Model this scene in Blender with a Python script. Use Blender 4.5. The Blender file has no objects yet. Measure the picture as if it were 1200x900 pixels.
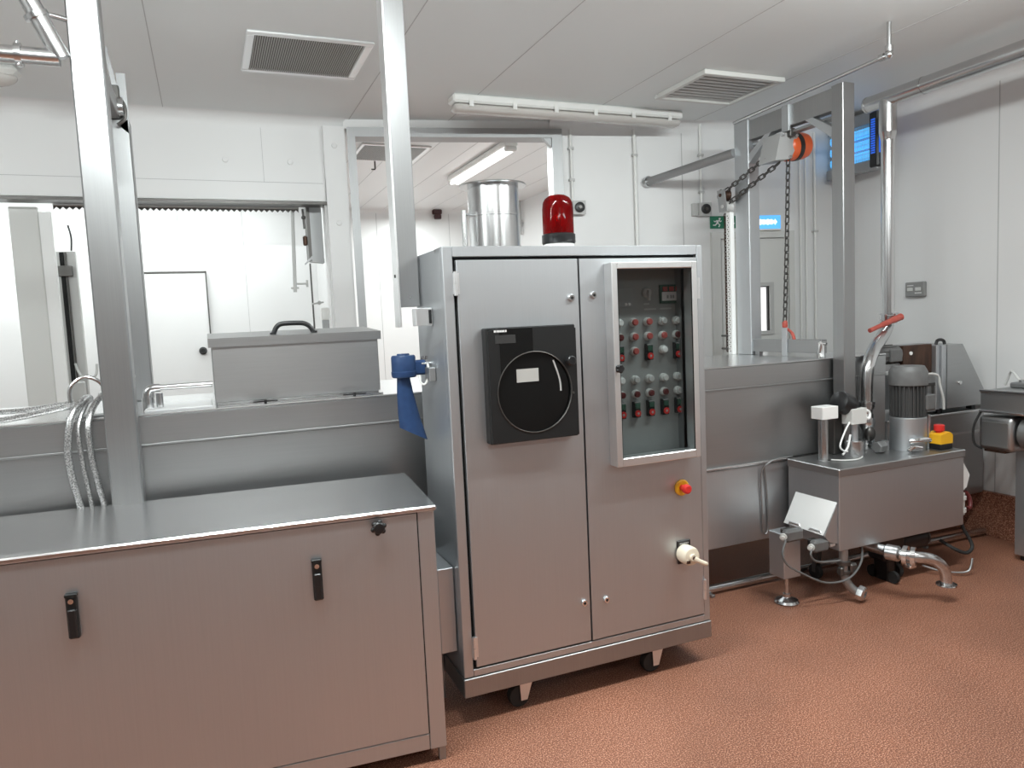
import bpy, bmesh, math, random
from mathutils import Vector, Matrix
random.seed(7)
S = bpy.context.scene
COL = S.collection
PI = math.pi

# ------------------------------------------------------------------ camera, world, exposure, lamps
F_PX, PITCH, YAW, ROLL, EYE = 853.65, .0879, .3922, .0457, 1.6
cam_d = bpy.data.cameras.new('camera'); cam = bpy.data.objects.new('camera', cam_d); COL.objects.link(cam)
fw = Vector((math.sin(YAW)*math.cos(PITCH), math.cos(YAW)*math.cos(PITCH), -math.sin(PITCH)))
r0 = Vector((math.cos(YAW), -math.sin(YAW), 0)); d0 = fw.cross(r0)
rt = math.cos(ROLL)*r0 + math.sin(ROLL)*d0; dn = -math.sin(ROLL)*r0 + math.cos(ROLL)*d0
m = Matrix((rt, -dn, -fw)).transposed().to_4x4(); m.translation = Vector((0, 0, EYE))
cam.matrix_world = m
cam_d.sensor_width = 36; cam_d.lens = F_PX/1200*36; cam_d.clip_start = .02
S.camera = cam
w = bpy.data.worlds.new('world'); S.world = w; w.use_nodes = True
w.node_tree.nodes['Background'].inputs[0].default_value = (.6, .63, .66, 1)
w.node_tree.nodes['Background'].inputs[1].default_value = .05
S.view_settings.view_transform = 'Standard'; S.view_settings.look = 'None'
S.view_settings.exposure = 0.0; S.view_settings.gamma = 1.0; S.view_settings.use_curve_mapping = False
MAIN_W, ANNEX_W, FAR_W = 34, 54, 27
def lamp(x, y, z, sx, sy, watts, tilt=0):
    d = bpy.data.lights.new('tube_light', 'AREA'); d.shape = 'RECTANGLE'; d.size = sx; d.size_y = sy
    d.energy = watts; d.color = (.93, 1, .99)
    o = bpy.data.objects.new('tube_light', d); COL.objects.link(o); o.location = (x, y, z); o.rotation_euler = (tilt, 0, 0)
    return o
MAIN_LAMPS = [(.1, 1.95), (2.6, 1.8), (-2.4, 1.95), (.3, -1.2), (3.0, -1.2)]
for x, y in MAIN_LAMPS:
    for s_ in (-1, 1): lamp(x, y+s_*.03, 2.925, 1.5, .05, MAIN_W*(1.25 if y > 0 else .32), s_*.75)   # a bare twin batten: one tube to each side
lamp(2.38, 6.3, 2.93, .12, 1.5, ANNEX_W); lamp(2.38, 8.2, 2.93, .12, 1.2, ANNEX_W*.5)
lamp(-.6, 5.9, 2.72, 2.4, .2, FAR_W); lamp(-2.4, 5.9, 2.72, 1.5, .2, FAR_W*.6)

# ------------------------------------------------------------------ materials
def mat(name, col, rough=.5, metal=0., emit=None, es=1., trans=0., alpha=1., spec=.5, coat=0.):
    m = bpy.data.materials.new(name); m.use_nodes = True; b = m.node_tree.nodes['Principled BSDF']
    b.inputs['Base Color'].default_value = (*col, 1); b.inputs['Roughness'].default_value = rough
    b.inputs['Metallic'].default_value = metal; b.inputs['Specular IOR Level'].default_value = spec
    b.inputs['Transmission Weight'].default_value = trans; b.inputs['Coat Weight'].default_value = coat
    if emit: b.inputs['Emission Color'].default_value = (*emit, 1); b.inputs['Emission Strength'].default_value = es
    return m
def noise(m, scale, fac, lo, hi, sock='Base Color', detail=3, bump=0., obj=True):
    nt = m.node_tree; b = nt.nodes['Principled BSDF']
    tc = nt.nodes.new('ShaderNodeTexCoord'); mp = nt.nodes.new('ShaderNodeMapping'); n = nt.nodes.new('ShaderNodeTexNoise')
    mp.inputs['Scale'].default_value = scale; n.inputs['Scale'].default_value = 1; n.inputs['Detail'].default_value = detail
    nt.links.new(tc.outputs['Object'], mp.inputs[0]); nt.links.new(mp.outputs[0], n.inputs['Vector'])
    cr = nt.nodes.new('ShaderNodeValToRGB'); cr.color_ramp.elements[0].position = .5-fac; cr.color_ramp.elements[1].position = .5+fac
    cr.color_ramp.elements[0].color = lo; cr.color_ramp.elements[1].color = hi
    nt.links.new(n.outputs[0], cr.inputs[0]); nt.links.new(cr.outputs[0], b.inputs[sock])
    if bump:
        bp = nt.nodes.new('ShaderNodeBump'); bp.inputs['Strength'].default_value = bump; bp.inputs['Distance'].default_value = .002
        nt.links.new(n.outputs[0], bp.inputs['Height']); nt.links.new(bp.outputs[0], b.inputs['Normal'])
    return m
def g4(v, w=0): return (v+w, v, v-w, 1)
def steel(name, v, rough, grain=(260, 260, 3), spread=.025, warm=-.004):
    m = mat(name, (v, v, v), rough, 1.)
    noise(m, grain, .22, g4(v-.012, warm), g4(v+.008, warm))
    noise(m, (grain[0]*.7, grain[1]*.7, grain[2]*.7+.8), .3, g4(rough-spread), g4(rough+spread), 'Roughness')
    return m
M = {}
M['steel'] = steel('brushed_stainless', .58, .48, warm=-.020)
M['steel_h'] = steel('brushed_stainless_horizontal', 0.45, 0.38, (4, 260, 260))
M['steel_tank'] = steel('tank_stainless', 0.46, 0.44, (6, 200, 120))
M['steel_post'] = steel('post_stainless', 0.37, 0.42)
M['steel_dull'] = steel('dull_stainless', 0.4, 0.5)
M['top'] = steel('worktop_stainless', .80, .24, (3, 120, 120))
M['pipe'] = steel('polished_pipe', 0.66, 0.24, (30, 30, 30), .02)
M['cast'] = steel('cast_stainless', .62, .24, (40, 40, 40))
M['dimdisplay'] = mat('dim_display', (.035, .035, .035), .4)
M['hoistgrey'] = mat('hoist_grey', (.34, .34, .34), .4)
M['switchgrey'] = mat('switch_grey', (.27, .27, .265), .5)
M['alu'] = steel('aluminium', .84, .42)
M['dark_steel'] = mat('dark_steel', (.12, .115, .11), .4, .8)
M['chrome'] = mat('chrome', (.8, .8, .8), .12, 1.)
M['wall'] = noise(mat('white_wall_panel', (.78, .78, .775), .42), (1.2, 1.2, 1.2), .3, g4(.765, .002), g4(.80, .001))
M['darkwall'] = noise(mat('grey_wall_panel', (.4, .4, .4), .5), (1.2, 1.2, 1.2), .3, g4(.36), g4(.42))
M['ceiling'] = noise(mat('ceiling_panel', (.52, .52, .52), .5), (1, 1, 1), .3, (.76, .785, .785, 1), (.79, .815, .815, 1))
M['joint'] = mat('panel_joint', (.48, .48, .48), .6)
M['white'] = mat('white_plastic', (.80, .80, .78), .35)
M['bright'] = mat('bright_white_plastic', (.86, .86, .85), .3)
M['offwhite'] = mat('cream_plastic', (.80, .72, .58), .35)
M['grey_plastic'] = mat('grey_plastic', (.50, .50, .49), .45)
M['lightgrey'] = mat('light_grey_plastic', (.66, .66, .64), .4)
M['midgrey'] = noise(mat('grey_paint', (.13, .13, .13), .5), (20, 20, 20), .3, g4(.11), g4(.15))
M['darkgrey'] = mat('dark_grey_paint', (.06, .06, .06), .5)
M['panelgrey'] = mat('control_panel_grey', (.32, .33, .325), .5, .05)
M['black'] = mat('black_plastic', (.012, .012, .013), .35)
M['gap'] = mat('black_seal', (.004, .004, .004), .8)
M['recorder'] = mat('recorder_black', (.014, .0145, .015), .42, spec=.35)
M['recdark'] = mat('recorder_glossy_black', (.006, .006, .006), .16)
M['rubber'] = mat('black_rubber', (.02, .02, .02), .7)
M['red'] = mat('red_plastic', (.62, .03, .025), .35)
M['dullred'] = mat('faded_red_button', (.45, .09, .08), .4)
M['darkred'] = mat('dark_red_button', (.12, .02, .02), .35)
M['rust'] = noise(mat('worn_red_handle', (.5, .1, .07), .5), (60, 60, 60), .3, (.42, .07, .05, 1), (.56, .12, .09, 1))
M['orange'] = mat('hoist_orange', (.80, .13, .03), .32)
M['yellow'] = mat('safety_yellow', (.85, .45, .02), .4)
M['green'] = mat('sign_green', (.01, .17, .09), .4)
M['greenbtn'] = mat('dark_green_button', (.03, .09, .06), .4)
M['blue'] = noise(mat('blue_enamel', (.02, .05, .13), .45, spec=.3), (30, 30, 30), .3, (.014, .036, .10, 1), (.022, .054, .14, 1))
M['brown'] = noise(mat('rusty_brown_plate', (.06, .03, .02), .5, .5), (25, 25, 6), .25, (.03, .018, .014, 1), (.11, .055, .035, 1))
M['maroon'] = mat('maroon_plastic', (.05, .012, .014), .5)
M['diffuser'] = mat('frosted_diffuser', (.72, .69, .66), .25, trans=.25)
M['tube_on'] = mat('lit_tube', (1, 1, 1), .4, emit=(1, .99, .97), es=3)
M['zap'] = mat('blue_tube', (.1, .4, .9), .4, emit=(.10, .52, 1.0), es=.95)
M['zapdeep'] = mat('deep_blue_glow', (.02, .1, .6), .4, emit=(.03, .16, .85), es=.6)
M['bluesign'] = mat('lit_blue_sign', (.1, .4, .8), .4, emit=(.10, .42, .95), es=.95)
M['signwhite'] = mat('lit_white_letters', (.9, .95, 1), .4, emit=(.85, .95, 1), es=1.2)
M['white_mark'] = mat('white_print', (.75, .75, .75), .5)
M['grey_mark'] = mat('grey_print', (.36, .36, .36), .5)
M['silver'] = mat('silver_sticker', (.55, .55, .53), .4, .3)
M['winlight'] = mat('lit_window', (.9, .9, .9), .5, emit=(1, 1, 1), es=.75)
M['braid'] = noise(mat('braided_hose', (.5, .5, .49), .35, .9), (220, 220, 220), .12, g4(.22), g4(.66))
# speckled resin floor
fl = mat('speckled_resin_floor', (.36, .14, .08), .42, spec=.35)
nt = fl.node_tree; b = nt.nodes['Principled BSDF']
tc = nt.nodes.new('ShaderNodeTexCoord')
n1 = nt.nodes.new('ShaderNodeTexNoise'); n1.inputs['Scale'].default_value = 200; n1.inputs['Detail'].default_value = 4
n2 = nt.nodes.new('ShaderNodeTexNoise'); n2.inputs['Scale'].default_value = 1.6; n2.inputs['Detail'].default_value = 4
for n in (n1, n2): nt.links.new(tc.outputs['Object'], n.inputs['Vector'])
c1 = nt.nodes.new('ShaderNodeValToRGB'); e = c1.color_ramp.elements
e[0].position = .40; e[0].color = (.15, .060, .036, 1); e[1].position = .53; e[1].color = (.295, .124, .078, 1)
k = e.new(.63); k.color = (.61, .35, .25, 1)
c2 = nt.nodes.new('ShaderNodeValToRGB'); c2.color_ramp.elements[0].color = (.84, .82, .80, 1); c2.color_ramp.elements[1].color = (1.08, 1.04, 1.0, 1)
c2.color_ramp.elements[0].position = .35; c2.color_ramp.elements[1].position = .65
mx = nt.nodes.new('ShaderNodeMixRGB'); mx.blend_type = 'MULTIPLY'; mx.inputs[0].default_value = 1
nt.links.new(n1.outputs[0], c1.inputs[0]); nt.links.new(n2.outputs[0], c2.inputs[0])
nt.links.new(c1.outputs[0], mx.inputs[1]); nt.links.new(c2.outputs[0], mx.inputs[2]); nt.links.new(mx.outputs[0], b.inputs['Base Color'])
bp = nt.nodes.new('ShaderNodeBump'); bp.inputs['Strength'].default_value = .12; bp.inputs['Distance'].default_value = .001
nt.links.new(n1.outputs[0], bp.inputs['Height']); nt.links.new(bp.outputs[0], b.inputs['Normal'])
M['floor'] = fl
def see_through(name, col, frac, rough=.03, dif=1.):
    m = bpy.data.materials.new(name); m.use_nodes = True; nt = m.node_tree; nt.nodes.clear()
    o = nt.nodes.new('ShaderNodeOutputMaterial'); t = nt.nodes.new('ShaderNodeBsdfTransparent'); gl = nt.nodes.new('ShaderNodeBsdfPrincipled')
    t.inputs[0].default_value = (*col, 1); gl.inputs['Base Color'].default_value = (*(c*dif for c in col), 1); gl.inputs['Roughness'].default_value = rough
    mix = nt.nodes.new('ShaderNodeMixShader'); mix.inputs[0].default_value = frac
    nt.links.new(t.outputs[0], mix.inputs[1]); nt.links.new(gl.outputs[0], mix.inputs[2]); nt.links.new(mix.outputs[0], o.inputs[0])
    return m
M['glass'] = see_through('clear_pane', (.86, .88, .88), .12, .03, .01)
M['lens'] = see_through('red_lens', (.42, .010, .012), .30, .06, .5)

# ------------------------------------------------------------------ geometry helpers
class MB:
    """collects shapes into one mesh; coordinates are in the frame of the owning thing's builder (room metres unless the thing is turned)"""
    def __init__(s): s.bm = bmesh.new(); s.mi = 0
    def _fin(s, verts, faces):
        for f in faces: f.material_index = s.mi
    def box(s, x0, x1, y0, y1, z0, z1, bev=0., seg=1):
        r = bmesh.ops.create_cube(s.bm, size=1)['verts']
        c = Vector(((x0+x1)/2, (y0+y1)/2, (z0+z1)/2)); d = (abs(x1-x0), abs(y1-y0), abs(z1-z0))
        for v in r: v.co = Vector((v.co.x*d[0], v.co.y*d[1], v.co.z*d[2])) + c
        fs = {f for v in r for f in v.link_faces}; s._fin(r, fs)
        if bev:
            es = {e for v in r for e in v.link_edges}
            q = bmesh.ops.bevel(s.bm, geom=list(es), offset=bev, segments=seg, affect='EDGES', profile=.5)
            for f in q['faces']: f.material_index = s.mi
        return s
    def cyl(s, p, q, r, r2=None, n=20, caps=True):
        p, q = Vector(p), Vector(q); ax = q-p; L = ax.length
        rr = bmesh.ops.create_cone(s.bm, cap_ends=caps, segments=n, radius1=r, radius2=r if r2 is None else r2, depth=L)['verts']
        mt = Matrix.Translation((p+q)/2) @ ax.to_track_quat('Z', 'Y').to_matrix().to_4x4()
        for v in rr: v.co = mt @ v.co
        s._fin(rr, {f for v in rr for f in v.link_faces}); return s
    def tube(s, pts, r, n=12, sub=5, closed=False, caps=True, smooth=True):
        P = [Vector(p) for p in pts]
        if smooth and len(P) > 2:
            Q = []; m_ = len(P)
            for i in range(m_ if closed else m_-1):
                a, b_, c, d = P[(i-1) % m_] if (closed or i) else P[0], P[i], P[(i+1) % m_], P[(i+2) % m_] if (closed or i+2 < m_) else P[-1]
                for k in range(sub):
                    t = k/sub
                    Q.append(.5*((2*b_) + (c-a)*t + (2*a-5*b_+4*c-d)*t*t + (3*b_-a-3*c+d)*t**3))
            if not closed: Q.append(P[-1])
            P = Q
        rings = []; prev = None; N = len(P)
        for i, p in enumerate(P):
            if closed: t = (P[(i+1) % N]-P[i-1]).normalized()
            else: t = (P[min(i+1, N-1)]-P[max(i-1, 0)]).normalized()
            if prev is None:
                u = t.orthogonal().normalized()
            else:
                u = (prev - t*prev.dot(t)).normalized()
            prev = u; v = t.cross(u)
            rad = r[i*(len(r)-1)//max(N-1, 1)] if isinstance(r, (list, tuple)) else r
            rings.append([s.bm.verts.new(p + (u*math.cos(a)+v*math.sin(a))*rad) for a in [2*PI*k/n for k in range(n)]])
        fs = []
        for i in range(N if closed else N-1):
            A, B = rings[i], rings[(i+1) % N]
            for k in range(n): fs.append(s.bm.faces.new((A[k], A[(k+1) % n], B[(k+1) % n], B[k])))
        if caps and not closed:
            fs.append(s.bm.faces.new(rings[0][::-1])); fs.append(s.bm.faces.new(rings[-1]))
        s._fin(None, fs); return s
    def lathe(s, prof, c, axis='Z', n=28, caps=True):
        """prof: (radius, height) pairs along the axis from c"""
        c = Vector(c); ax = {'X': Vector((1, 0, 0)), 'Y': Vector((0, 1, 0)), 'Z': Vector((0, 0, 1))}[axis] if isinstance(axis, str) else Vector(axis).normalized()
        u = ax.orthogonal().normalized(); v = ax.cross(u); rings = []
        for r, h in prof:
            r = max(r, .0004)
            rings.append([s.bm.verts.new(c + ax*h + (u*math.cos(a)+v*math.sin(a))*r) for a in [2*PI*k/n for k in range(n)]])
        fs = []
        for A, B in zip(rings, rings[1:]):
            for k in range(n): fs.append(s.bm.faces.new((A[k], A[(k+1) % n], B[(k+1) % n], B[k])))
        if caps: fs.append(s.bm.faces.new(rings[0][::-1])); fs.append(s.bm.faces.new(rings[-1]))
        s._fin(None, fs); return s
    def prism(s, poly, d):
        """poly: 3-D outline, d: extrusion vector"""
        d = Vector(d); A = [s.bm.verts.new(Vector(p)) for p in poly]; B = [s.bm.verts.new(Vector(p)+d) for p in poly]; n = len(A)
        fs = [s.bm.faces.new(A[::-1]), s.bm.faces.new(B)]
        for k in range(n): fs.append(s.bm.faces.new((A[k], A[(k+1) % n], B[(k+1) % n], B[k])))
        s._fin(None, fs); return s
    def ball(s, c, r, sc=(1, 1, 1)):
        rr = bmesh.ops.create_uvsphere(s.bm, u_segments=18, v_segments=12, radius=r)['verts']
        for v in rr: v.co = Vector((v.co.x*sc[0], v.co.y*sc[1], v.co.z*sc[2])) + Vector(c)
        s._fin(rr, {f for v in rr for f in v.link_faces}); return s
    def build(s, name, m, parent=None, smooth=True):
        bmesh.ops.recalc_face_normals(s.bm, faces=s.bm.faces[:])
        vs = [v.co.copy() for v in s.bm.verts]
        lo = Vector([min(v[i] for v in vs) for i in range(3)]); hi = Vector([max(v[i] for v in vs) for i in range(3)])
        o0 = (lo+hi)/2
        if parent is None: o0.z = lo.z
        for v in s.bm.verts: v.co -= o0
        me = bpy.data.meshes.new(name); s.bm.to_mesh(me); s.bm.free()
        for x in (m if isinstance(m, (list, tuple)) else [m]): me.materials.append(M[x] if isinstance(x, str) else x)
        if smooth:
            me.polygons.foreach_set('use_smooth', [True]*len(me.polygons)); me.set_sharp_from_angle(angle=math.radians(32))
        o = bpy.data.objects.new(name, me); COL.objects.link(o)
        base = WL[parent.name] if parent else Vector((0, 0, 0))
        if parent: o.parent = parent
        o.location = o0 - base; WL[o.name] = o0
        return o
WL = {}
def tag(o, label=None, cat=None, group=None, kind=None):
    if label: o['label'] = label
    if cat: o['category'] = cat
    if group: o['group'] = group
    if kind: o['kind'] = kind
    return o
def thing(name, label, cat, loc, group=None, rz=None):
    """an Empty at the thing's base; rz given: its parts are built in its own turned frame"""
    o = bpy.data.objects.new(name, None); COL.objects.link(o); o.location = loc; o.empty_display_size = .1
    if rz is not None: o.rotation_euler = (0, 0, rz)
    WL[o.name] = Vector(loc) if rz is None else Vector((0, 0, 0))
    return tag(o, label, cat, group)
def struct(name, mb, m): return tag(mb.build(name, m), kind='structure')
def B(*a, **k): return MB().box(*a, **k)

# ------------------------------------------------------------------ the setting
H = 3.05
struct('floor', B(-4.1, 4.9, -4.6, 9.4, -.1, 0), 'floor')
# ceiling with fine panel joints running away from the camera
c = B(-4.1, 4.9, -4.6, 5.3, H, H+.1); c.mi = 1
for x in (-3.6, -2.45, -1.3, -.15, 1.03, 1.72, 2.64, 3.55): c.box(x-.0022, x+.0022, -4.5, 5.28, H-.0015, H+.002)
struct('ceiling', c, ('ceiling', 'joint'))
c = B(1.0, 4.9, 5.3, 9.4, H, H+.1); c.mi = 1
for k in range(8): c.box(1.25+.3*k, 1.253+.3*k, 5.3, 9.2, H-.0015, H+.002)
struct('ceiling_annex', c, ('wall', 'joint'))
struct('ceiling_far', B(-4.1, 1.0, 5.4, 6.5, 2.78, 2.88), 'wall')
# rear wall, left section with the wide opening
c = B(-4.1, -2.6, 5.3, 5.4, 0, H).box(-2.6, .83, 5.3, 5.4, 2.48, H).box(.83, 1.0, 5.3, 5.4, 0, H)
c.mi = 1
c.box(-4, .83, 5.2985, 5.3, 2.608, 2.611).box(.437, .4395, 5.2985, 5.3, 2.61, 2.97).box(-1.9, -1.897, 5.2985, 5.3, 2.61, 2.97)
c.mi = 0
c.box(-4, .836, 5.285, 5.3, 2.485, 2.605)
for x, z in ((.617, 2.749), (.2, 2.749), (-.5, 2.749)): c.lathe([(.02, 0), (.016, -.006)], (x, 5.3, z), 'Y')
struct('wall_back', c, ('wall', 'joint'))
c = B(.845, .995, 5.265, 5.3, 0, 3.0); 
for z in (2.866, 2.334): c.lathe([(.02, 0), (.016, -.006)], (.918, 5.265, z), 'Y')
struct('trim_1', c, 'wall')
struct('trim_2', B(-2.6, .845, 5.28, 5.42, 2.462, 2.482), 'dark_steel')
# coves between wall and ceiling
def cove(name, a, b, sx, sy, r=.075):
    a, b = Vector(a), Vector(b); nrm = Vector((sx, sy, 0)).normalized()
    pl = [a]+[a + nrm*(r*(1-math.sin(t))) + Vector((0, 0, -r*(1-math.cos(t)))) for t in [PI/2*k/6 for k in range(7)]]
    q = []
    for p in pl:
        if not q or (p-q[-1]).length > 1e-4: q.append(p)
    struct(name, MB().prism(q[1:]+[a] if (q[-1]-a).length > 1e-4 else q, b-a), 'wall')
cove('trim_3', (-4, 5.3, H), (1.0, 5.3, H), 0, -1)
TH = math.atan(-.192)                                   # the rear wall's right section is turned by about 11 degrees
U = Vector((math.cos(TH), math.sin(TH), 0)); V = Vector((-math.sin(TH), math.cos(TH), 0))
WO = Vector((.98, 5.27, 0))
def wp(X, off=0., z=0.):                                # point on that wall below room coordinate X
    u = (X-WO.x)/U.x; p = WO + U*u - V*off; return Vector((p.x, p.y, z))
def wall_box(c, X0, X1, d0, d1, z0, z1):                # box along that wall, d towards the camera
    a, b_ = wp(X0), wp(X1)
    c.prism([a - V*d0 + Vector((0, 0, z0)), b_ - V*d0 + Vector((0, 0, z0)), b_ - V*d0 + Vector((0, 0, z1)), a - V*d0 + Vector((0, 0, z1))], -V*(d1-d0)); return c
DX0, DX1, DZ = 3.79, 4.352, 2.147                       # exit door leaf
c = MB(); wall_box(c, .99, 2.5, -.1, 0, 2.985, H); wall_box(c, 2.5, DX0, -.1, 0, 0, H); wall_box(c, DX0, DX1, -.1, 0, DZ, H); wall_box(c, DX1, 4.82, -.1, 0, 0, H)
c.mi = 1
for X in (3.485, 3.1): wall_box(c, X-.003, X+.003, 0, .0015, 0, 2.97)
struct('wall_rear', c, ('wall', 'joint'))
cove('trim_4', wp(2.45, 0, H), wp(4.78, 0, H), -V.x, -V.y)
struct('trim_5', wall_box(wall_box(wall_box(MB(), 3.705, DX0-.012, 0, .03, 0, 2.21), DX1+.012, 4.41, 0, .03, 0, 2.21), DX0-.012, DX1+.012, 0, .03, DZ+.012, 2.21), 'lightgrey')
# right wall, with panel joints and the resin kerb
c = B(4.8, 4.9, -4.6, 4.7, 0, H); c.mi = 1
for y in (3.21, 2.05, .9, -.3, -1.5): c.box(4.7985, 4.8, y-.003, y+.003, .3, 2.98)
struct('wall_right', c, ('wall', 'joint'))
struct('baseboard_right', B(4.765, 4.8, -4.5, 4.6, 0, .30), 'floor')
cove('trim_6', (4.8, -4.5, H), (4.8, 4.6, H), -1, 0, .06)
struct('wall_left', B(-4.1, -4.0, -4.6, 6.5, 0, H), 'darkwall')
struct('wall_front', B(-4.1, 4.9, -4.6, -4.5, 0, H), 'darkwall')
# annex behind the steel portal
struct('wall_annex_back', (lambda c: (setattr(c, 'mi', 1), c.box(2.05, 2.056, 9.148, 9.15, 0, 3.0), c.box(3.0, 3.006, 9.148, 9.15, 0, 3.0))[0] and None or c)(B(.9, 3.8, 9.15, 9.25, 0, H)), ('wall', 'joint'))
struct('wall_annex_right', B(3.7, 3.8, 4.86, 9.2, 0, H), 'wall')
struct('wall_annex_left', B(.9, 1.0, 5.4, 9.2, 0, H), 'wall')
cove('trim_7', (1.0, 9.15, H), (3.7, 9.15, H), 0, -1, .05)
# room seen through the opening
c = B(-4.1, .9, 6.4, 6.5, 0, 2.8); c.mi = 1
for x in (.33, -.15, -1.5): c.box(x, x+.003, 6.3985, 6.4, 0, 2.78)
struct('wall_far', c, ('wall', 'joint'))
# door in that room
d1 = tag(B(-.42, .022, 6.37, 6.395, .01, 2.085).build('door_1', 'wall'), kind='structure')
c = B(.022, .032, 6.365, 6.4, .0, 2.1).box(-.43, .032, 6.365, 6.4, 2.087, 2.1)
tag(c.build('door_frame', 'dark_steel', d1), 'dark grey edge around the white door')
MB().lathe([(.03, 0), (.03, -.02), (.012, -.022), (.012, -.05), (.022, -.052), (.02, -.07)], (-.038, 6.37, 1.465), 'Y').build('door_handle', 'black', d1)
# exit door in the turned wall
c = wall_box(MB(), DX0, 3.95, -.05, .012, .01, DZ); wall_box(c, 4.195, DX1, -.05, .012, .01, DZ)
wall_box(c, 3.95, 4.195, -.05, .012, 1.776, DZ); wall_box(c, 3.95, 4.195, -.05, .012, .01, 1.42)
d2 = tag(c.build('door_2', 'lightgrey'), kind='structure')
c = wall_box(MB(), 3.92, 3.952, .012, .03, 1.39, 1.806); wall_box(c, 4.193, 4.225, .012, .03, 1.39, 1.806); wall_box(c, 3.95, 4.195, .012, .03, 1.776, 1.806); wall_box(c, 3.95, 4.195, .012, .03, 1.39, 1.42)
c.build('window_frame', 'grey_plastic', d2)
c = wall_box(MB(), 4.183, 4.194, -.03, .008, 1.42, 1.776); wall_box(c, 3.95, 4.19, -.03, .008, 1.77, 1.776)
c.build('window_seal', 'black', d2)
wall_box(MB(), 3.952, 4.184, -.025, -.015, 1.42, 1.776).build('window_pane', 'winlight', d2)

# ------------------------------------------------------------------ steel portal round the annex opening
c = MB()
t = thing('steel_portal', 'stainless steel door portal framing the opening into the bright annex', 'portal', wp(1.75))
wall_box(MB(), 1.01, 1.066, -.12, .03, 0, 2.99).build('post', 'steel_dull', t)
wall_box(MB(), 2.463, 2.54, -.12, .03, 0, 2.99).build('post', 'steel_dull', t)
wall_box(MB(), 1.066, 2.463, -.12, .03, 2.925, 2.99).build('crossbeam', 'steel_dull', t)
c = MB(); a, b_ = wp(2.462, .02), wp(2.40, .02)
c.prism([a+Vector((0, 0, 2.925)), b_+Vector((0, 0, 2.925)), a+Vector((0, 0, 2.86))], V*.05); c.build('corner_gusset', 'steel_dull', t)

# ------------------------------------------------------------------ ceiling fittings
def light_fitting(name, label, x0, x1, y, z0, on=False, group=None, along='X', L=None):
    t = thing(name, label, 'light', ((x0+x1)/2, y, z0) if along == 'X' else (y, (x0+x1)/2, z0), group)
    def bx(c, a0, a1, b0, b1, z_0, z_1, bev=0, seg=1):
        return c.box(a0, a1, b0, b1, z_0, z_1, bev, seg) if along == 'X' else c.box(b0, b1, a0, a1, z_0, z_1, bev, seg)
    bx(MB(), x0, x1, y-.06, y+.06, H-.055, H-.001, .012).build('housing', 'white', t)
    if not on:
        bx(MB(), x0+.008, x1-.008, y-.055, y+.055, z0, H-.056, .028, 3).build('diffuser', 'diffuser', t)
        n = max(2, int((x1-x0)/.26))
        for k in range(n):
            xx = x0+.12+(x1-x0-.24)*k/(n-1)
            for s_ in (-1, 1): bx(MB(), xx-.014, xx+.014, y+s_*.062-.004, y+s_*.062+.004, H-.08, H-.03).build('clip', 'white', t)
    else:
        c = MB()
        for s_ in (-.03, .03):
            p, q = (x0+.05, y+s_, z0+.02), (x1-.05, y+s_, z0+.02)
            if along != 'X': p, q = (p[1], p[0], p[2]), (q[1], q[0], q[2])
            MB().cyl(p, q, .014, n=14).build('tube', 'tube_on', t)
        for xx in (x0+.03, x1-.03): bx(MB(), xx-.025, xx+.025, y-.05, y+.05, z0+.005, H-.054, .008).build('lamp_holder', 'white', t)
    return t
light_fitting('fluorescent_light', 'long unlit fluorescent batten under the ceiling above the control cabinet', 1.55, 3.30, 4.56, 2.945)
light_fitting('fluorescent_light', 'bare lit fluorescent batten on the annex ceiling behind the portal', 5.53, 7.06, 2.38, 2.955, True, along='Y')
for x, y in MAIN_LAMPS:
    light_fitting('fluorescent_light', 'lit fluorescent batten on the ceiling out over the open floor', x-.8, x+.8, y, 2.945, True, 'battens over the open floor')
t = thing('bulkhead_light', 'small oval bulkhead lamp under the ceiling at the far left edge', 'light', (-.93, 4.68, 2.94))
B(-1.1, -.815, 4.61, 4.75, 3.0, 3.049, .02).build('housing', 'lightgrey', t)
MB().ball((-.957, 4.68, 2.995), .06, (2.25, 1.1, .85)).build('diffuser', 'diffuser', t)
def vent(label, x0, x1, y0, y1, fr, ns, along, drop, mats=('alu', 'grey_plastic')):
    t = thing('ceiling_vent', label, 'vent', ((x0+x1)/2, (y0+y1)/2, H-drop), 'ceiling air vents')
    c = B(x0, x1, y0, y0+fr, H-drop, H-.001, .004).box(x0, x1, y1-fr, y1, H-drop, H-.001, .004).box(x0, x0+fr, y0+fr, y1-fr, H-drop, H-.001, .004).box(x1-fr, x1, y0+fr, y1-fr, H-drop, H-.001, .004)
    c.build('frame', mats[0], t)
    B(x0+fr, x1-fr, y0+fr, y1-fr, H-.003, H-.001).build('backing', 'dark_steel', t)
    c = MB()
    for k in range(ns):
        f = (k+.5)/ns
        if along == 'Y':
            xx = x0+fr+(x1-x0-2*fr)*f; hw = (x1-x0-2*fr)/ns*.22; c.box(xx-hw, xx+hw, y0+fr, y1-fr, H-drop+.002, H-.006)
        else:
            yy = y0+fr+(y1-y0-2*fr)*f; hw = (y1-y0-2*fr)/ns*.36
            c.box(x0+fr, x1-fr, yy-hw, yy+hw, H-.016, H-.012)
    c.build('grille', mats[1], t)
    return t
vent('square slatted ceiling vent above the lidded steel box', .285, .906, 3.82, 4.40, .04, 48, 'Y', .014)
vent('white stepped louvre vent in the ceiling left of the hoist frame', 2.876, 3.50, 3.70, 4.237, .035, 9, 'X', .030, ('lightgrey', 'grey_plastic'))
vent('slatted ceiling vent in the annex seen through the steel portal', 1.245, 1.82, 5.886, 6.47, .03, 40, 'Y', .014)
t = thing('smoke_detector', 'small maroon alarm sounder high on the annex back wall', 'alarm', (2.84, 9.1, 2.93))
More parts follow.
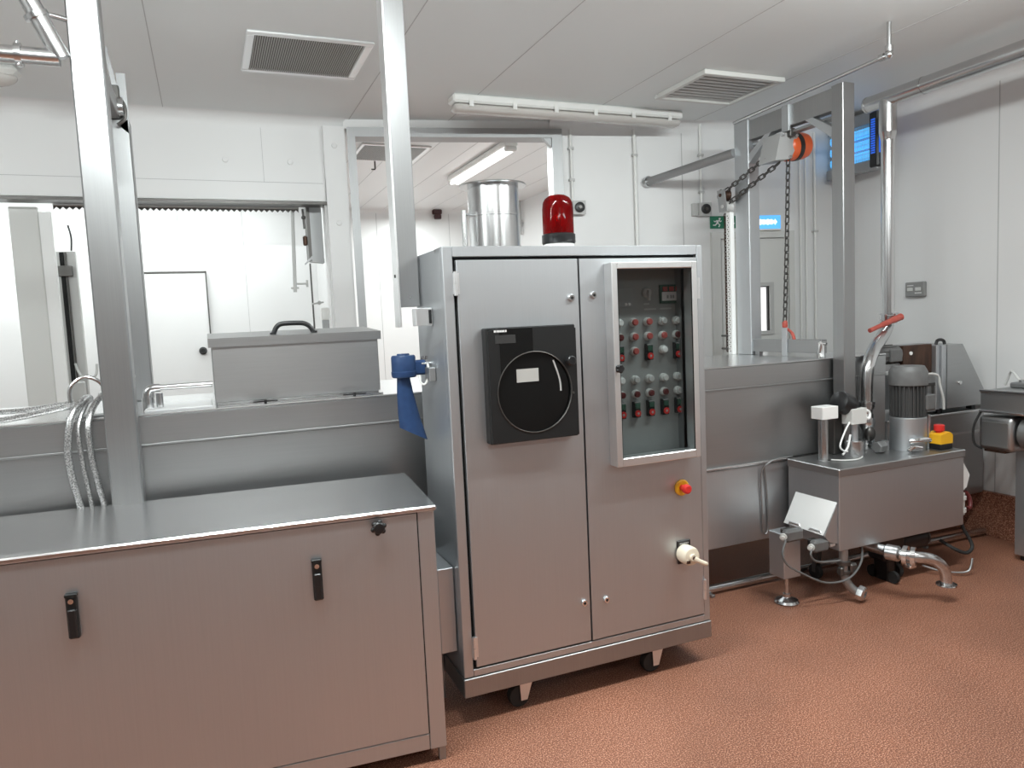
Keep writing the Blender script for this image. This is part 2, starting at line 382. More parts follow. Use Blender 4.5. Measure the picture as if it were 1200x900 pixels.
B(2.78, 2.90, 9.09, 9.15, 2.99, 3.05, .01).build('base', 'maroon', t)
MB().lathe([(.045, 0), (.05, .04), (.04, .06)], (2.84, 9.10, 2.93)).build('sounder', 'maroon', t)
tag(B(1.47, 1.476, 6.46, 6.50, 2.97, 3.049).box(1.44, 1.475, 6.478, 6.484, 2.965, 2.975).build('ceiling_hook', 'dark_steel'), 'tiny hook hanging from the annex ceiling beside its vent', 'hook')
t = thing('drop_pipe', 'slim white conduit with couplings on the annex right wall', 'pipe', (3.66, 8.35, 2.6))
MB().cyl((3.66, 8.35, 2.64), (3.66, 8.35, H), .018).build('pipe', 'grey_plastic', t)
c = MB()
for z in (2.80, 2.74): c.cyl((3.66, 8.35, z), (3.66, 8.35, z+.02), .03)
c.cyl((3.66, 8.35, 2.78), (3.705, 8.35, 2.78), .012); c.build('coupling', 'grey_plastic', t)

# ------------------------------------------------------------------ things on the walls
def conduit(label, X, z0, z1, r=.011, clips=(), off=None):
    t = thing('conduit', label, 'conduit', wp(X, .02, z0), 'conduits on the rear wall')
    MB().cyl(wp(X, .02, z0), wp(X, .02, z1), r, n=12).build('tube', 'white', t)
    for z in clips:
        wall_box(MB(), X-.02, X+.02, 0, .034, z-.008, z+.008).build('clip', 'grey_plastic', t)
conduit('thin conduit down the rear wall close beside the steel portal', 2.606, 2.45, 2.99, .010, (2.85, 2.62))
conduit('thick conduit down the rear wall midway between the two dials', 3.10, 0.0, 2.99, .014, (2.8,))
conduit('conduit dropping from the ceiling to the dial nearest the exit sign', 3.63, 2.43, 3.04, .011, (2.8, 2.52))
for X, lb in ((4.47, 'first of three conduits in the corner right of the exit door'), (4.52, 'middle of three conduits in the corner right of the exit door'), (4.60, 'rearmost of three conduits in the corner right of the exit door')):
    conduit(lb, X, 1.05 if X > 4.55 else .3, 2.98, .009 if X < 4.55 else .012, (2.2,) if X > 4.55 else ())
def dial(label, X, z, back=0.):
    t = thing('wall_dial', label, 'dial', wp(X, .03, z-.05), 'grey dials on the rear wall')
    c = wall_box(MB(), X-.048, X+.048, .0, .06, z-.05, z+.05)
    if back: wall_box(c, X-.048-back, X-.05, 0, .03, z-.045, z+.05)
    c.build('box', 'grey_plastic', t)
    MB().lathe([(.038, 0), (.038, .012), (.03, .015)], wp(X, .06, z), tuple(-V)).build('dial_face', 'black', t)
    MB().lathe([(.012, 0), (.012, .01)], wp(X, .074, z), tuple(-V)).build('knob', 'dark_steel', t)
dial('grey box with a round black dial just right of the red beacon', 2.645, 2.412)
dial('grey box with a round black dial above the exit sign', 3.645, 2.385, .045)
# exit sign: running man and downward arrow
t = thing('exit_sign', 'green exit sign with white running man and arrow above the door', 'sign', wp(3.83, .02, 2.24))
wall_box(MB(), 3.705, 3.965, 0, .015, 2.24, 2.335).build('board', 'green', t)
def sign_poly(c, pts, X0, z0, sc, off):
    c.prism([wp(X0, off, z0) + U*(x*sc) + Vector((0, 0, z*sc)) for x, z in pts], -V*.0015)
c = MB(); X0, z0, sc = 3.722, 2.25, .075
sign_poly(c, [(.66, .86), (.72, .95), (.82, .97), (.9, .9), (.88, .8), (.8, .74), (.7, .77)], X0, z0, sc, .0152)            # head
sign_poly(c, [(.45, .72), (.72, .72), (.62, .36), (.40, .38)], X0, z0, sc, .0152)                                          # torso
sign_poly(c, [(.42, .72), (.52, .66), (.26, .50), (.1, .62), (.16, .68), (.27, .6)], X0, z0, sc, .0152)                    # rear arm
sign_poly(c, [(.68, .70), (.74, .62), (.84, .50), (1.02, .60), (1.0, .68), (.86, .62), (.76, .76)], X0, z0, sc, .0152)     # front arm
sign_poly(c, [(.40, .42), (.52, .34), (.30, .14), (.02, .16), (.02, .26), (.26, .26)], X0, z0, sc, .0152)                  # rear leg
sign_poly(c, [(.50, .42), (.64, .40), (.86, .24), (.72, -.02), (.62, .03), (.72, .22)], X0, z0, sc, .0152)                 # front leg
c.build('running_man', 'white_mark', t)
c = MB(); X0 = 3.865
sign_poly(c, [(.2, 1.0), (.34, 1.0), (.34, .3), (.2, .3)], X0, z0, sc, .0152)
sign_poly(c, [(-.04, .4), (.27, -.02), (.58, .4), (.44, .42), (.27, .2), (.10, .42)], X0, z0, sc, .0152)
c.build('arrow', 'white_mark', t)
t = thing('lit_sign', 'glowing blue box sign with white lettering above the exit door', 'sign', wp(4.13, .04, 2.215))
c = wall_box(MB(), 3.985, 4.29, 0, .05, 2.212, 2.225); wall_box(c, 3.985, 4.29, 0, .05, 2.33, 2.343); wall_box(c, 3.985, 3.995, 0, .05, 2.225, 2.33); wall_box(c, 4.28, 4.29, 0, .05, 2.225, 2.33); wall_box(c, 3.995, 4.28, 0, .02, 2.225, 2.33)
c.build('casing', 'white', t)
wall_box(MB(), 3.995, 4.28, .02, .045, 2.225, 2.33).build('screen', 'bluesign', t)
c = MB()
for k in range(13):
    hh = (.020, .016, .022, .018)[k % 4]; x = 3.999+k*.0165
    wall_box(c, x, x+.0135, .045, .047, 2.279-hh, 2.279+hh)
    if k % 3 == 1: wall_box(c, x+.0135, x+.0165, .045, .047, 2.275, 2.283)
sign_poly(c, [(0, .25), (.35, .25), (.35, .5), (.75, 0), (.35, -.5), (.35, -.25), (0, -.25)], 4.214, 2.279, .05, .0452)
c.build('lettering', 'signwhite', t)
# switch plate on the right wall
t = thing('wall_switch', 'small grey switch box with two rows of keys on the right wall', 'switch', (4.78, 3.79, 1.63))
B(4.765, 4.799, 3.715, 3.87, 1.632, 1.74, .006).build('box', 'switchgrey', t)
for y in (3.76, 3.825): B(4.758, 4.766, y-.022, y+.022, 1.675, 1.70, .002).build('key', 'lightgrey', t)
c = MB()
for k in range(4): c.box(4.7632, 4.7655, 3.735+k*.014, 3.745+k*.014, 1.655, 1.664)
c.box(4.7632, 4.7655, 3.80, 3.85, 1.712, 1.718); c.build('legend', 'white_mark', t)
# insect killer on the right wall
t = thing('insect_killer', 'black framed insect killer with glowing blue tubes on the right wall', 'insect killer', (4.72, 4.24, 2.59))
B(4.71, 4.795, 4.0, 4.48, 2.64, 3.0, .004).build('back_tray', 'grey_plastic', t)
c = B(4.66, 4.71, 4.0, 4.48, 2.93, 3.02, .004); c.build('hood', 'steel_dull', t)
c = B(4.64, 4.71, 4.0, 4.48, 2.585, 2.66, .004); c.build('catch_tray', 'steel_dull', t)
for k in range(3): MB().cyl((4.69, 4.08, 2.71+.085*k), (4.69, 4.46, 2.71+.085*k), .034, n=14).build('tube', 'zap', t)
c = MB()
for k in range(22): c.box(4.648, 4.651, 4.07+k*.018, 4.072+k*.018, 2.66, 2.93)
for k in range(8): c.box(4.648, 4.651, 4.07, 4.46, 2.68+k*.034, 2.682+k*.034)
c.build('guard_grid', 'grey_plastic', t)
B(4.63, 4.71, 3.985, 4.07, 2.60, 3.03, .012).build('end_panel', 'black', t)
c = MB()
for k in range(15): c.box(4.627, 4.631, 4.01, 4.046, 2.70+k*.017, 2.711+k*.017)
c.box(4.64, 4.69, 3.982, 3.986, 2.70, 2.95)
c.build('indicator_slots', 'zapdeep', t)

# ------------------------------------------------------------------ room behind the opening: strip curtain, track, boxes
t = thing('strip_curtain_rail', 'corrugated grey rail with a scalloped edge inside the wide opening', 'rail', (-.09, 5.47, 2.43))
B(-.84, .67, 5.44, 5.47, 2.452, 2.50, .003).build('rail', 'grey_plastic', t)
c = MB(); pts = []; n = 84
for k in range(n+1): pts.append((-.84+1.51*k/n, 5.455, 2.448 if k % 2 else 2.430))
c.prism([(-.84, 5.455, 2.455)]+pts+[(.67, 5.455, 2.455)], (0, .008, 0)); c.build('scalloped_strip', 'dark_steel', t)
t = thing('steel_column', 'square pale steel column standing inside the wide opening', 'column', (-1.0, 5.5, 0))
B(-1.09, -.93, 5.48, 5.58, 0, 2.45, .006).build('shaft', 'lightgrey', t)
B(-.955, -.86, 5.49, 5.54, 0, 2.42, .003).build('side_cover', 'bright', t)
t = thing('sliding_door_track', 'upright door track with black seal beside the pale steel column', 'door track', (-.87, 5.66, 0))
B(-.885, -.77, 5.66, 5.72, 0, 2.19, .004).build('channel', 'grey_plastic', t)
B(-.862, -.838, 5.645, 5.66, .02, 2.18).build('seal', 'gap', t)
B(-.832, -.822, 5.65, 5.66, .02, 2.18).build('guide_rod', 'dark_steel', t)
B(-.88, -.79, 5.62, 5.645, 2.02, 2.09, .004).build('hinge', 'dark_steel', t)
MB().tube([(-.79, 5.65, 2.19), (-.785, 5.66, 2.28), (-.80, 5.68, 2.36)], .006).build('cable', 'black', t)
MB().tube([(-.83, 5.64, 1.44), (-.80, 5.61, 1.36), (-.75, 5.60, 1.34), (-.71, 5.61, 1.36), (-.70, 5.62, 1.43)], .008).build('latch_bar', 'grey_plastic', t)
B(-.87, -.78, 5.62, 5.65, 1.18, 1.32, .01).build('latch', 'grey_plastic', t)
tag(B(-.74, -.64, 5.85, 5.95, .0, 1.22, .004).build('bollard', 'grey_plastic'), 'short grey bollard behind the looped hose bracket', 'bollard')
t = thing('hanging_pipe', 'thin vertical pipe with side tap inside the opening by the jamb', 'pipe', (.62, 5.5, 1.86))
MB().cyl((.632, 5.5, 2.46), (.612, 5.5, 1.87), .013).build('pipe', 'grey_plastic', t)
c = MB().cyl((.612, 5.5, 1.93), (.70, 5.5, 1.93), .007).cyl((.70, 5.5, 1.905), (.70, 5.5, 1.955), .008).cyl((.585, 5.5, 1.90), (.64, 5.5, 1.90), .007)
c.build('tap', 'grey_plastic', t)
t = thing('steel_hopper', 'stainless steel box hanging in the top right corner of the opening', 'hopper', (.79, 5.52, 2.08))
B(.742, .83, 5.47, 5.58, 2.10, 2.478, .003).build('body', 'steel_dull', t)
B(.722, .744, 5.46, 5.58, 2.09, 2.475).build('side_flange', 'dark_steel', t)
c = MB().prism([(.735, 5.46, 2.12), (.83, 5.46, 2.105), (.83, 5.46, 2.075), (.74, 5.46, 2.085)], (0, .1, 0)).prism([(.742, 5.455, 2.125), (.69, 5.455, 2.07), (.695, 5.455, 2.062), (.75, 5.455, 2.11)], (0, .03, 0))
c.build('lip', 'steel_dull', t)
B(.69, .72, 5.47, 5.5, 2.20, 2.27, .008).build('motor', 'brown', t)
c = MB().cyl((.70, 5.48, 2.46), (.705, 5.48, 2.32), .008).ball((.703, 5.48, 2.40), .016); c.build('pull_cord', 'dark_steel', t)
t = thing('thin_rod', 'thin upright rod with a clamp behind the lidded steel box', 'rod', (.73, 5.46, 1.1))
MB().cyl((.725, 5.46, 1.1), (.725, 5.46, 2.07), .006).build('rod', 'dark_steel', t)
MB().cyl((.72, 5.45, 1.78), (.80, 5.45, 1.79), .006).ball((.77, 5.45, 1.787), .014).build('clamp', 'grey_plastic', t)
t = thing('hand_dryer_box', 'small white box with steel pedestal by the jamb behind the lidded box', 'box', (.80, 5.46, 1.1))
B(.78, .836, 5.44, 5.5, 1.66, 1.75, .006).build('cover', 'white', t); B(.785, .832, 5.45, 5.49, 1.1, 1.66).build('pedestal', 'steel_dull', t)

# ------------------------------------------------------------------ long processing trough
TY = 3.25
t = thing('processing_trough', 'long stainless steel processing trough running behind both cabinets', 'trough', (1.0, 3.7, 0))
c = B(-2.6, 3.84, TY+.006, 4.12, .735, 1.165)
c.build('body', 'steel_h', t)
c = MB().box(-2.6, 3.84, TY, 4.13, 1.168, 1.280, .003).box(-2.6, 3.84, TY-.006, TY+.002, 1.158, 1.170, .003)
c.build('rim', 'steel_h', t)
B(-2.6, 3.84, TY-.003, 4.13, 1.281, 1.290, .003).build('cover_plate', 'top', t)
c = MB().cyl((-2.6, TY-.006, .727), (3.03, TY-.006, .727), .011, n=12).box(-2.6, 4.7, TY-.006, 4.1, .716, .732); c.build('ledge', 'pipe', t)
B(-2.6, 3.06, TY-.004, 4.0, .275, .716, .004).build('lower_body', 'steel', t)
c = B(3.84, 4.74, TY-.003, 3.95, .30, .862, .006); c.build('end_section', 'steel_h', t)
B(3.84, 4.74, TY-.012, TY+.01, .852, .870, .004).build('end_ledge', 'pipe', t)
for x in (-1.6, .3): B(x-.05, x+.05, 3.4, 3.5, 0, .28, .004).build('leg', 'steel_dull', t)
c = B(2.735, 2.85, 2.945, 3.06, .155, .40, .004); lg = c.build('leg', 'steel', t)
c = MB().cyl((2.80, 3.0, .01), (2.80, 3.0, .16), .012).lathe([(.062, 0), (.066, .006), (.058, .018), (.022, .034), (.02, .05)], (2.80, 3.0, .001))
c.build('levelling_foot', 'cast', lg)
# cable on the trough side near the tank
tag(MB().tube([(3.04, 3.20, .748), (2.93, 3.20, .745), (2.865, 3.21, .72), (2.845, 3.235, .66), (2.85, 3.237, .45), (2.853, 3.237, .34), (2.865, 3.235, .31), (2.885, 3.235, .325), (2.892, 3.237, .38), (2.886, 3.237, .55), (2.87, 3.237, .70)], .0045, 8).build('grey_cable', 'steel_dull'), 'thin grey cable looping down the trough beside the tank', 'cable')

# ------------------------------------------------------------------ lidded box on the trough
t = thing('lidded_box', 'stainless steel box with a lift-off lid standing on the trough', 'box', (.36, 3.5, 1.29))
c = MB(); c.box(.012, .718, 3.32, 3.72, 1.305, 1.545, .003); c.build('body', 'steel_tank', t)
c = MB().prism([(.0, 3.31, 1.54), (.0, 3.73, 1.54), (.0, 3.73, 1.59), (.0, 3.70, 1.60), (.0, 3.31, 1.578)], (.732, 0, 0)); c.build('lid', 'steel_h', t)
MB().tube([(.275, 3.42, 1.586), (.287, 3.42, 1.612), (.31, 3.42, 1.628), (.37, 3.42, 1.63), (.41, 3.42, 1.626), (.435, 3.42, 1.610), (.447, 3.42, 1.588)], .011, 10).build('handle', 'black', t)
for x in (.272, .450): B(x-.012, x+.012, 3.40, 3.44, 1.582, 1.592).build('handle_foot', 'black', t)
c = B(.02, .72, 3.28, 3.70, 1.2905, 1.298).box(.02, .71, 3.33, 3.345, 1.298, 1.306).box(.02, .71, 3.68, 3.695, 1.298, 1.306)
c.build('runner_base', 'pipe', t)
for x in (.16, .54): B(x, x+.1, 3.275, 3.29, 1.298, 1.303).cyl((x+.05, 3.28, 1.291), (x+.05, 3.28, 1.308), .006).build('toggle', 'black', t)
t = thing('side_pipe', 'short horizontal pipe with an elbow feeding the lidded steel box', 'pipe', (-.12, 3.4, 1.29))
MB().cyl((-.235, 3.4, 1.383), (.005, 3.4, 1.383), .012).build('pipe', 'cast', t)
c = MB().tube([(-.2, 3.4, 1.383), (-.235, 3.4, 1.38), (-.25, 3.4, 1.36), (-.25, 3.4, 1.32)], .017).cyl((-.25, 3.4, 1.291), (-.25, 3.4, 1.345), .023)
c.cyl((-.205, 3.4, 1.291), (-.205, 3.4, 1.36), .014); c.build('elbow', 'cast', t)
# flat tray on the trough behind the box
tag(B(-.26, .0, 3.30, 3.62, 1.2905, 1.300, .003).build('drip_tray', 'alu'), 'flat bright tray on the trough under the short side pipe', 'tray')

# ------------------------------------------------------------------ left lifting frame, hoses and high pipes
t = thing('lifting_gantry', 'tall stainless steel lifting frame straddling the trough at left', 'frame', (-.33, 3.4, 0))
B(-.385, -.275, 3.13, 3.235, .0, 3.03, .006).build('near_post', 'steel_post', t)
B(-.385, -.262, 3.93, 4.03, 1.291, 2.62, .005).build('far_post', 'steel_post', t)
B(-.36, -.30, 3.235, 4.0, 2.62, 2.70, .004).build('crossbeam', 'steel_dull', t)
c = MB().prism([(-.30, 3.93, 2.585), (-.268, 3.93, 2.555), (-.262, 3.93, 2.60), (-.262, 3.93, 2.83), (-.30, 3.93, 2.83)], (0, .012, 0)); gp = c.build('gear_plate', 'steel_dull', t)
MB().cyl((-.345, 3.90, 2.665), (-.278, 3.90, 2.665), .045).build('gear_drum', 'cast', gp)
c = MB().tube([(-.285, 3.9, 2.70), (-.272, 3.9, 2.66), (-.28, 3.9, 2.61), (-.31, 3.9, 2.585)], .008, 8).box(-.33, -.29, 3.88, 3.92, 2.70, 2.76, .004); c.build('drive_chain', 'dark_steel', gp)
c = MB().prism([(-.315, 3.885, 2.74), (-.292, 3.885, 2.735), (-.325, 3.885, 2.93), (-.342, 3.885, 2.95)], (0, .03, 0)); c.build('link_arm', 'steel_post', t)
def hose(label, pts, r=.011, group=None, ribs=False):
    return tag(MB().tube(pts, r, 10).build('braided_hose', 'braid'), label, 'hose', group)
hose('leftmost braided steel hose hanging in front of the trough', [(-.46, 3.40, 1.36), (-.465, 3.28, 1.365), (-.50, 3.2, 1.31), (-.52, 3.18, 1.19), (-.515, 3.18, 1.08), (-.49, 3.185, .92)], .013)
hose('middle braided steel hose hanging in front of the trough', [(-.45, 3.40, 1.345), (-.455, 3.28, 1.35), (-.482, 3.205, 1.27), (-.478, 3.19, 1.15), (-.465, 3.185, 1.02), (-.455, 3.185, .92)], .009)
hose('braided steel hose hanging nearest the lifting frame post', [(-.31, 3.55, 1.43), (-.36, 3.42, 1.41), (-.42, 3.28, 1.355), (-.445, 3.2, 1.28), (-.445, 3.185, 1.16), (-.43, 3.18, 1.04), (-.41, 3.185, .92)], .012)
hose('upper hose lying along the trough top at the left edge', [(-1.2, 3.45, 1.345), (-.9, 3.42, 1.335), (-.7, 3.40, 1.33), (-.52, 3.42, 1.345)], .010)
hose('lower hose lying along the trough rim at the left edge', [(-1.2, 3.30, 1.303), (-.85, 3.29, 1.303), (-.70, 3.30, 1.312), (-.55, 3.31, 1.335), (-.46, 3.34, 1.345)], .012)
t = thing('hose_bracket', 'looped steel bracket holding the hanging braided hoses', 'bracket', (-.46, 3.33, 1.29))
MB().tube([(-.515, 3.33, 1.295), (-.52, 3.33, 1.39), (-.50, 3.33, 1.43), (-.46, 3.33, 1.45), (-.415, 3.33, 1.43), (-.395, 3.33, 1.39), (-.39, 3.33, 1.295)], .008, 10).build('loop', 'cast', t)
B(-.535, -.37, 3.29, 3.37, 1.2905, 1.297, .002).build('foot_plate', 'steel_dull', t)
t = thing('mitred_pipe', 'stainless pipe with mitred bend and clamp under the ceiling at top left', 'pipe', (-.5, 3.1, 2.58))
MB().tube([(-.9, 3.1, 2.605), (-.412, 3.1, 2.606)], .030, 18).build('horizontal_run', 'pipe', t)
MB().tube([(-.405, 3.1, 2.605), (-.455, 3.08, 2.72), (-.52, 3.06, 2.87), (-.60, 3.02, 3.049)], .032, 18, smooth=False).build('rising_run', 'pipe', t)
c = MB().cyl((-.545, 3.1, 2.606), (-.525, 3.1, 2.606), .040).box(-.54, -.53, 3.08, 3.12, 2.565, 2.65, .003); c.build('clamp', 'cast', t)
MB().cyl((-.47, 3.075, 2.745), (-.463, 3.078, 2.73), .041).build('collar', 'cast', t)
MB().cyl((-.45, 3.10, 2.757), (-.384, 3.14, 2.757), .010, n=12).build('support_stay', 'cast', t)
# duct hanging from the ceiling beside the cabinet
t = thing('cable_duct', 'stainless vertical cable duct hanging from the ceiling beside the cabinet', 'duct', (.785, 2.98, 1.59))
B(.742, .824, 2.95, 3.02, 1.672, H-.001, .002).build('cover', 'steel_post', t)
B(.734, .742, 2.945, 3.03, 1.59, H-.001, .001).build('side_flange', 'alu', t)
c = MB()
c.lathe([(.006, 0), (.005, -.004)], (.785, 2.95, 1.71), 'Y'); c.build('screw', 'chrome', t)
MB().lathe([(.007, 0), (.007, -.003)], (.734, 2.98, 1.80), 'X').build('cable_hole', 'gap', t)

# ------------------------------------------------------------------ control cabinet
CX0, CX1, CY, CZ0, CZ1 = .832, 2.015, 2.638, .12, 1.885
t = thing('control_cabinet', 'tall stainless steel control cabinet on castors with red beacon above', 'cabinet', (1.42, 2.83, 0))
c = B(CX0, CX1, 2.72, 3.03, .20, CZ1-.002, .003).box(CX0, CX0+.02, CY+.03, 2.73, .2, CZ1-.002).box(CX1-.02, CX1, CY+.03, 2.73, .2, CZ1-.002).box(CX0, CX1, CY+.03, 2.73, CZ1-.02, CZ1-.002).box(CX0, CX1, CY+.03, 2.73, .2, .22).box(CX0, .872, CY, CY+.031, .20, CZ1, .003).box(1.984, CX1, CY, CY+.031, .20, CZ1, .003)
c.box(.872, 1.984, CY, CY+.031, 1.846, CZ1, .002).box(.872, 1.984, CY, CY+.031, .20, .229, .002)
c.build('carcass', 'steel', t)
c = B(.872, 1.535, CY+.024, CY+.030, .229, 1.846).box(1.955, 1.984, CY+.024, CY+.030, .229, 1.846).box(1.535, 1.955, CY+.024, CY+.030, .229, .985).box(1.535, 1.955, CY+.024, CY+.030, 1.80, 1.846); c.build('door_seal', 'gap', t)
B(CX0-.003, CX1+.004, CY-.004, 3.03, CZ0, .197, .003).build('plinth', 'steel_post', t)
dl = B(.884, 1.400, CY-.003, CY+.020, .237, 1.833, .002).build('door', 'steel', t)
c = B(1.406, 1.535, CY-.003, CY+.020, .237, 1.833).box(1.912, 1.979, CY-.003, CY+.020, .237, 1.833).box(1.535, 1.912, CY-.003, CY+.020, .237, 1.0).box(1.535, 1.912, CY-.003, CY+.020, 1.79, 1.833)
c.box(1.406, 1.448, CY-.0045, CY-.002, .237, 1.833)
dr = c.build('door', 'steel', t)
for d, x, zs in ((dl, .877, (1.745, .32)), (dr, 1.983, (1.70, .35))):
    for z in zs:
        c = MB().cyl((x, CY-.008, z-.045), (x, CY-.008, z-.001), .0075, n=12).cyl((x, CY-.008, z+.001), (x, CY-.008, z+.045), .0075, n=12).box(x-.008, x+.016 if d is dl else x+.008, CY-.006, CY, z-.04, z+.04)
        c.build('hinge', 'alu', d)
def lock(d, x, z):
    l = MB().lathe([(.015, 0), (.015, -.006), (.012, -.011)], (x, CY-.003, z), 'Y', 20)
    l.mi = 1; l.lathe([(.0065, -.0108), (.0055, -.0118)], (x, CY-.003, z), 'Y', 12); l.box(x-.0015, x+.0015, CY-.0155, CY-.0145, z-.005, z+.005)
    l.build('lock', ('chrome', 'gap'), d)
lock(dl, 1.364, 1.677); lock(dr, 1.466, 1.685); lock(dl, 1.37, .407); lock(dr, 1.476, .401)
# castors
for x in (1.10, 1.745):
    for y in (2.70, 2.96):
        c = MB()
        for s in (-.024, .024):
            c.prism([(x-.020, y+s-.0015, .115), (x+.040, y+s-.0015, .115), (x+.012, y+s-.0015, .030), (x-.016, y+s-.0015, .030)], (0, .003, 0))
        c.box(x-.035, x+.045, y-.035, y+.035, .112, .120)
        br = c.build('castor', 'alu', t)
        MB().lathe([(.008, -.017), (.044, -.017), (.047, -.012), (.047, .012), (.044, .017), (.008, .017)], (x-.018, y, .047), 'Y', 24).build('wheel', 'rubber', br)
# chart recorder in the left door
RX0, RX1, RZ0, RZ1, RY = .972, 1.352, 1.124, 1.572, 2.575
rec = MB().box(RX0, RX1, RY+.012, CY-.003, RZ0, RZ1, .004).build('chart_recorder', 'recorder', t); tag(rec, 'black chart recorder with a round window')
# its door: plate with a round opening
c = MB(); N = 48; cx, cz, R = 1.163, 1.316, .158
X0, X1 = RX0+.004, RX1-.004; rim0 = []; rim1 = []; out0 = []; out1 = []
for k in range(N):
    a = 2*PI*k/N; dx, dz = math.cos(a), math.sin(a)
    tt = min([((X1-cx)/dx if dx > 1e-6 else (X0-cx)/dx if dx < -1e-6 else 9), ((RZ1-.004-cz)/dz if dz > 1e-6 else (RZ0+.004-cz)/dz if dz < -1e-6 else 9)])
    for L, y, r in ((rim0, RY, R), (rim1, RY+.014, R), (out0, RY, tt), (out1, RY+.012, tt)): L.append(c.bm.verts.new((cx+dx*r, y, cz+dz*r)))
for k in range(N):
    j = (k+1) % N
    for a_, b2 in ((rim0, out0), (out0, out1), (rim1, rim0)): c.bm.faces.new((a_[k], a_[j], b2[j], b2[k]))
c.build('recorder_door', 'recorder', rec)
MB().tube([(cx+math.cos(2*PI*k/40)*R, RY-.001, cz+math.sin(2*PI*k/40)*R) for k in range(40)], .0022, 8, closed=True, smooth=False).build('window_rim', 'dark_steel', rec)
MB().cyl((cx, RY+.0115, cz), (cx, RY+.0105, cz), R-.001, n=48).build('chart_disc', 'recdark', rec)
arc = [(cx+math.cos(a)*(R+.003), cz+math.sin(a)*(R+.003)) for a in [PI/2+.02+1.15*k/10 for k in range(11)]]
MB().prism([(x, RY-.001, z) for x, z in [(RX0+.05, RZ1-.006), (1.16, RZ1-.006)]+arc+[(RX0+.05, arc[-1][1])] if x >= RX0+.0499], (0, .002, 0)).build('display_window', 'recdark', rec)
B(1.003, 1.088, RY-.0018, RY-.0008, 1.511, 1.543, .0004).build('display', 'dimdisplay', rec)
c = MB()
for x, wd in ((1.000, .008), (1.0105, .004), (1.0165, .005), (1.0235, .005), (1.0305, .005), (1.0375, .006), (1.046, .006)): c.box(x, x+wd, RY-.0016, RY-.0006, 1.5545, 1.5625)
c.build('maker_lettering', 'white_mark', rec)
B(1.09, 1.183, RY+.0085, RY+.0105, 1.357, 1.408).build('paper_label', 'silver', rec)
c = MB().tube([(1.247, RY+.006, 1.435), (1.272, RY+.006, 1.36), (1.276, RY+.006, 1.312)], .0035, 8); c.build('pen_arm', 'grey_plastic', rec)
MB().lathe([(.016, 0), (.016, -.012), (.019, -.014), (.019, -.03), (.015, -.034)], (1.312, RY, 1.43), 'Y', 20).build('knob', 'black', rec)
MB().lathe([(.005, 0), (.004, -.003)], (1.328, RY, 1.30), 'Y', 12).build('screw', 'dark_steel', rec)
# glazed window box in the right door, with the buttons behind it
WX0, WX1, WZ0, WZ1, WY = 1.518, 1.935, .973, 1.812, 2.57
c = B(WX0, 1.545, WY, CY-.004, WZ0, WZ1, .003).box(1.909, WX1, WY, CY-.004, WZ0, WZ1, .003).box(1.545, 1.909, WY, CY-.004, WZ0, 1.008, .003).box(1.545, 1.909, WY, CY-.004, 1.785, WZ1, .003)
wb = c.build('window_box', 'alu', t); tag(wb, 'glazed aluminium box over the push buttons')
c = B(1.912, 1.955, CY-.004, 2.70, .98, 1.79).box(1.528, 1.535, CY-.004, 2.70, .98, 1.79).box(1.535, 1.955, CY+.02, 2.70, 1.79, 1.80).box(1.535, 1.955, CY+.02, 2.70, .985, .992)
c.build('recess_sides', 'steel_dull', wb)
c = B(1.546, 1.908, WY+.008, WY+.012, 1.009, 1.784); c.build('glass_pane', 'glass', wb)
c = MB()
c.box(1.5445, 1.5475, WY+.003, WY+.008, 1.009, 1.785).box(1.9065, 1.9095, WY+.003, WY+.008, 1.009, 1.785).box(1.5475, 1.9065, WY+.003, WY+.008, 1.782, 1.785); c.build('pane_seal', 'gap', wb)
kb = MB().lathe([(.007, 0), (.007, -.016)], (WX0+.012, WY, 1.383), 'Y', 12)
for k in range(5):
    a = 2*PI*k/5; kb.ball((WX0+.012+.012*math.cos(a), WY-.022, 1.383+.012*math.sin(a)), .0085)
kb.lathe([(.014, -.014), (.014, -.03)], (WX0+.012, WY, 1.383), 'Y', 16); kb.build('star_knob', 'black', wb)
PY = 2.70
pn = B(1.53, 1.956, PY, PY+.012, .985, 1.798).build('button_panel', 'panelgrey', t)
def button(x, z, col, r=.0185, rim='lightgrey'):
    c = MB().lathe([(r, 0), (r, -.014), (r*.92, -.018), (r*.75, -.018)], (x, PY, z), 'Y', 20); c.mi = 1
    c.lathe([(r*.76, -.012), (r*.76, -.026), (r*.6, -.029)], (x, PY, z), 'Y', 18)
    c.build('push_button', (rim, col), pn)
def rocker(x, z):
    c = B(x-.0165, x+.0165, PY-.02, PY, z-.036, z+.034, .002); c.mi = 1
    c.lathe([(.014, 0), (.014, -.006)], (x, PY-.02, z-.018), 'Y', 18); c.mi = 3
    c.box(x-.014, x+.014, PY-.022, PY-.02, z+.029, z+.0335); c.lathe([(.0055, -.0062), (.004, -.0068)], (x, PY-.02, z-.018), 'Y', 12); c.mi = 2
    c.box(x-.012, x+.012, PY-.024, PY-.02, z+.004, z+.026, .001)
    c.build('double_push_button', ('black', 'red', 'greenbtn', 'grey_mark'), pn)
xs = (1.617, 1.690, 1.762, 1.836, 1.908)
rows = [(1.565, ('bright', 'dullred', 'dullred', 'grey_plastic', 'lightgrey')), (1.503, ('darkred', 'dullred', 'dullred', 'dullred', 'darkred')),
        (1.441, ('R', 'dullred', 'R', 'bright', 'R')), (1.318, ('bright', 'grey_plastic', 'grey_plastic', 'lightgrey', 'grey_plastic')),
        (1.256, ('darkred', 'darkred', 'darkred', 'darkred', 'grey_plastic')), (1.196, 'RRRRR')]
for z, cols in rows:
    for x, cc in zip(xs, cols): rocker(x, z-.006) if cc == 'R' else button(x, z, cc)
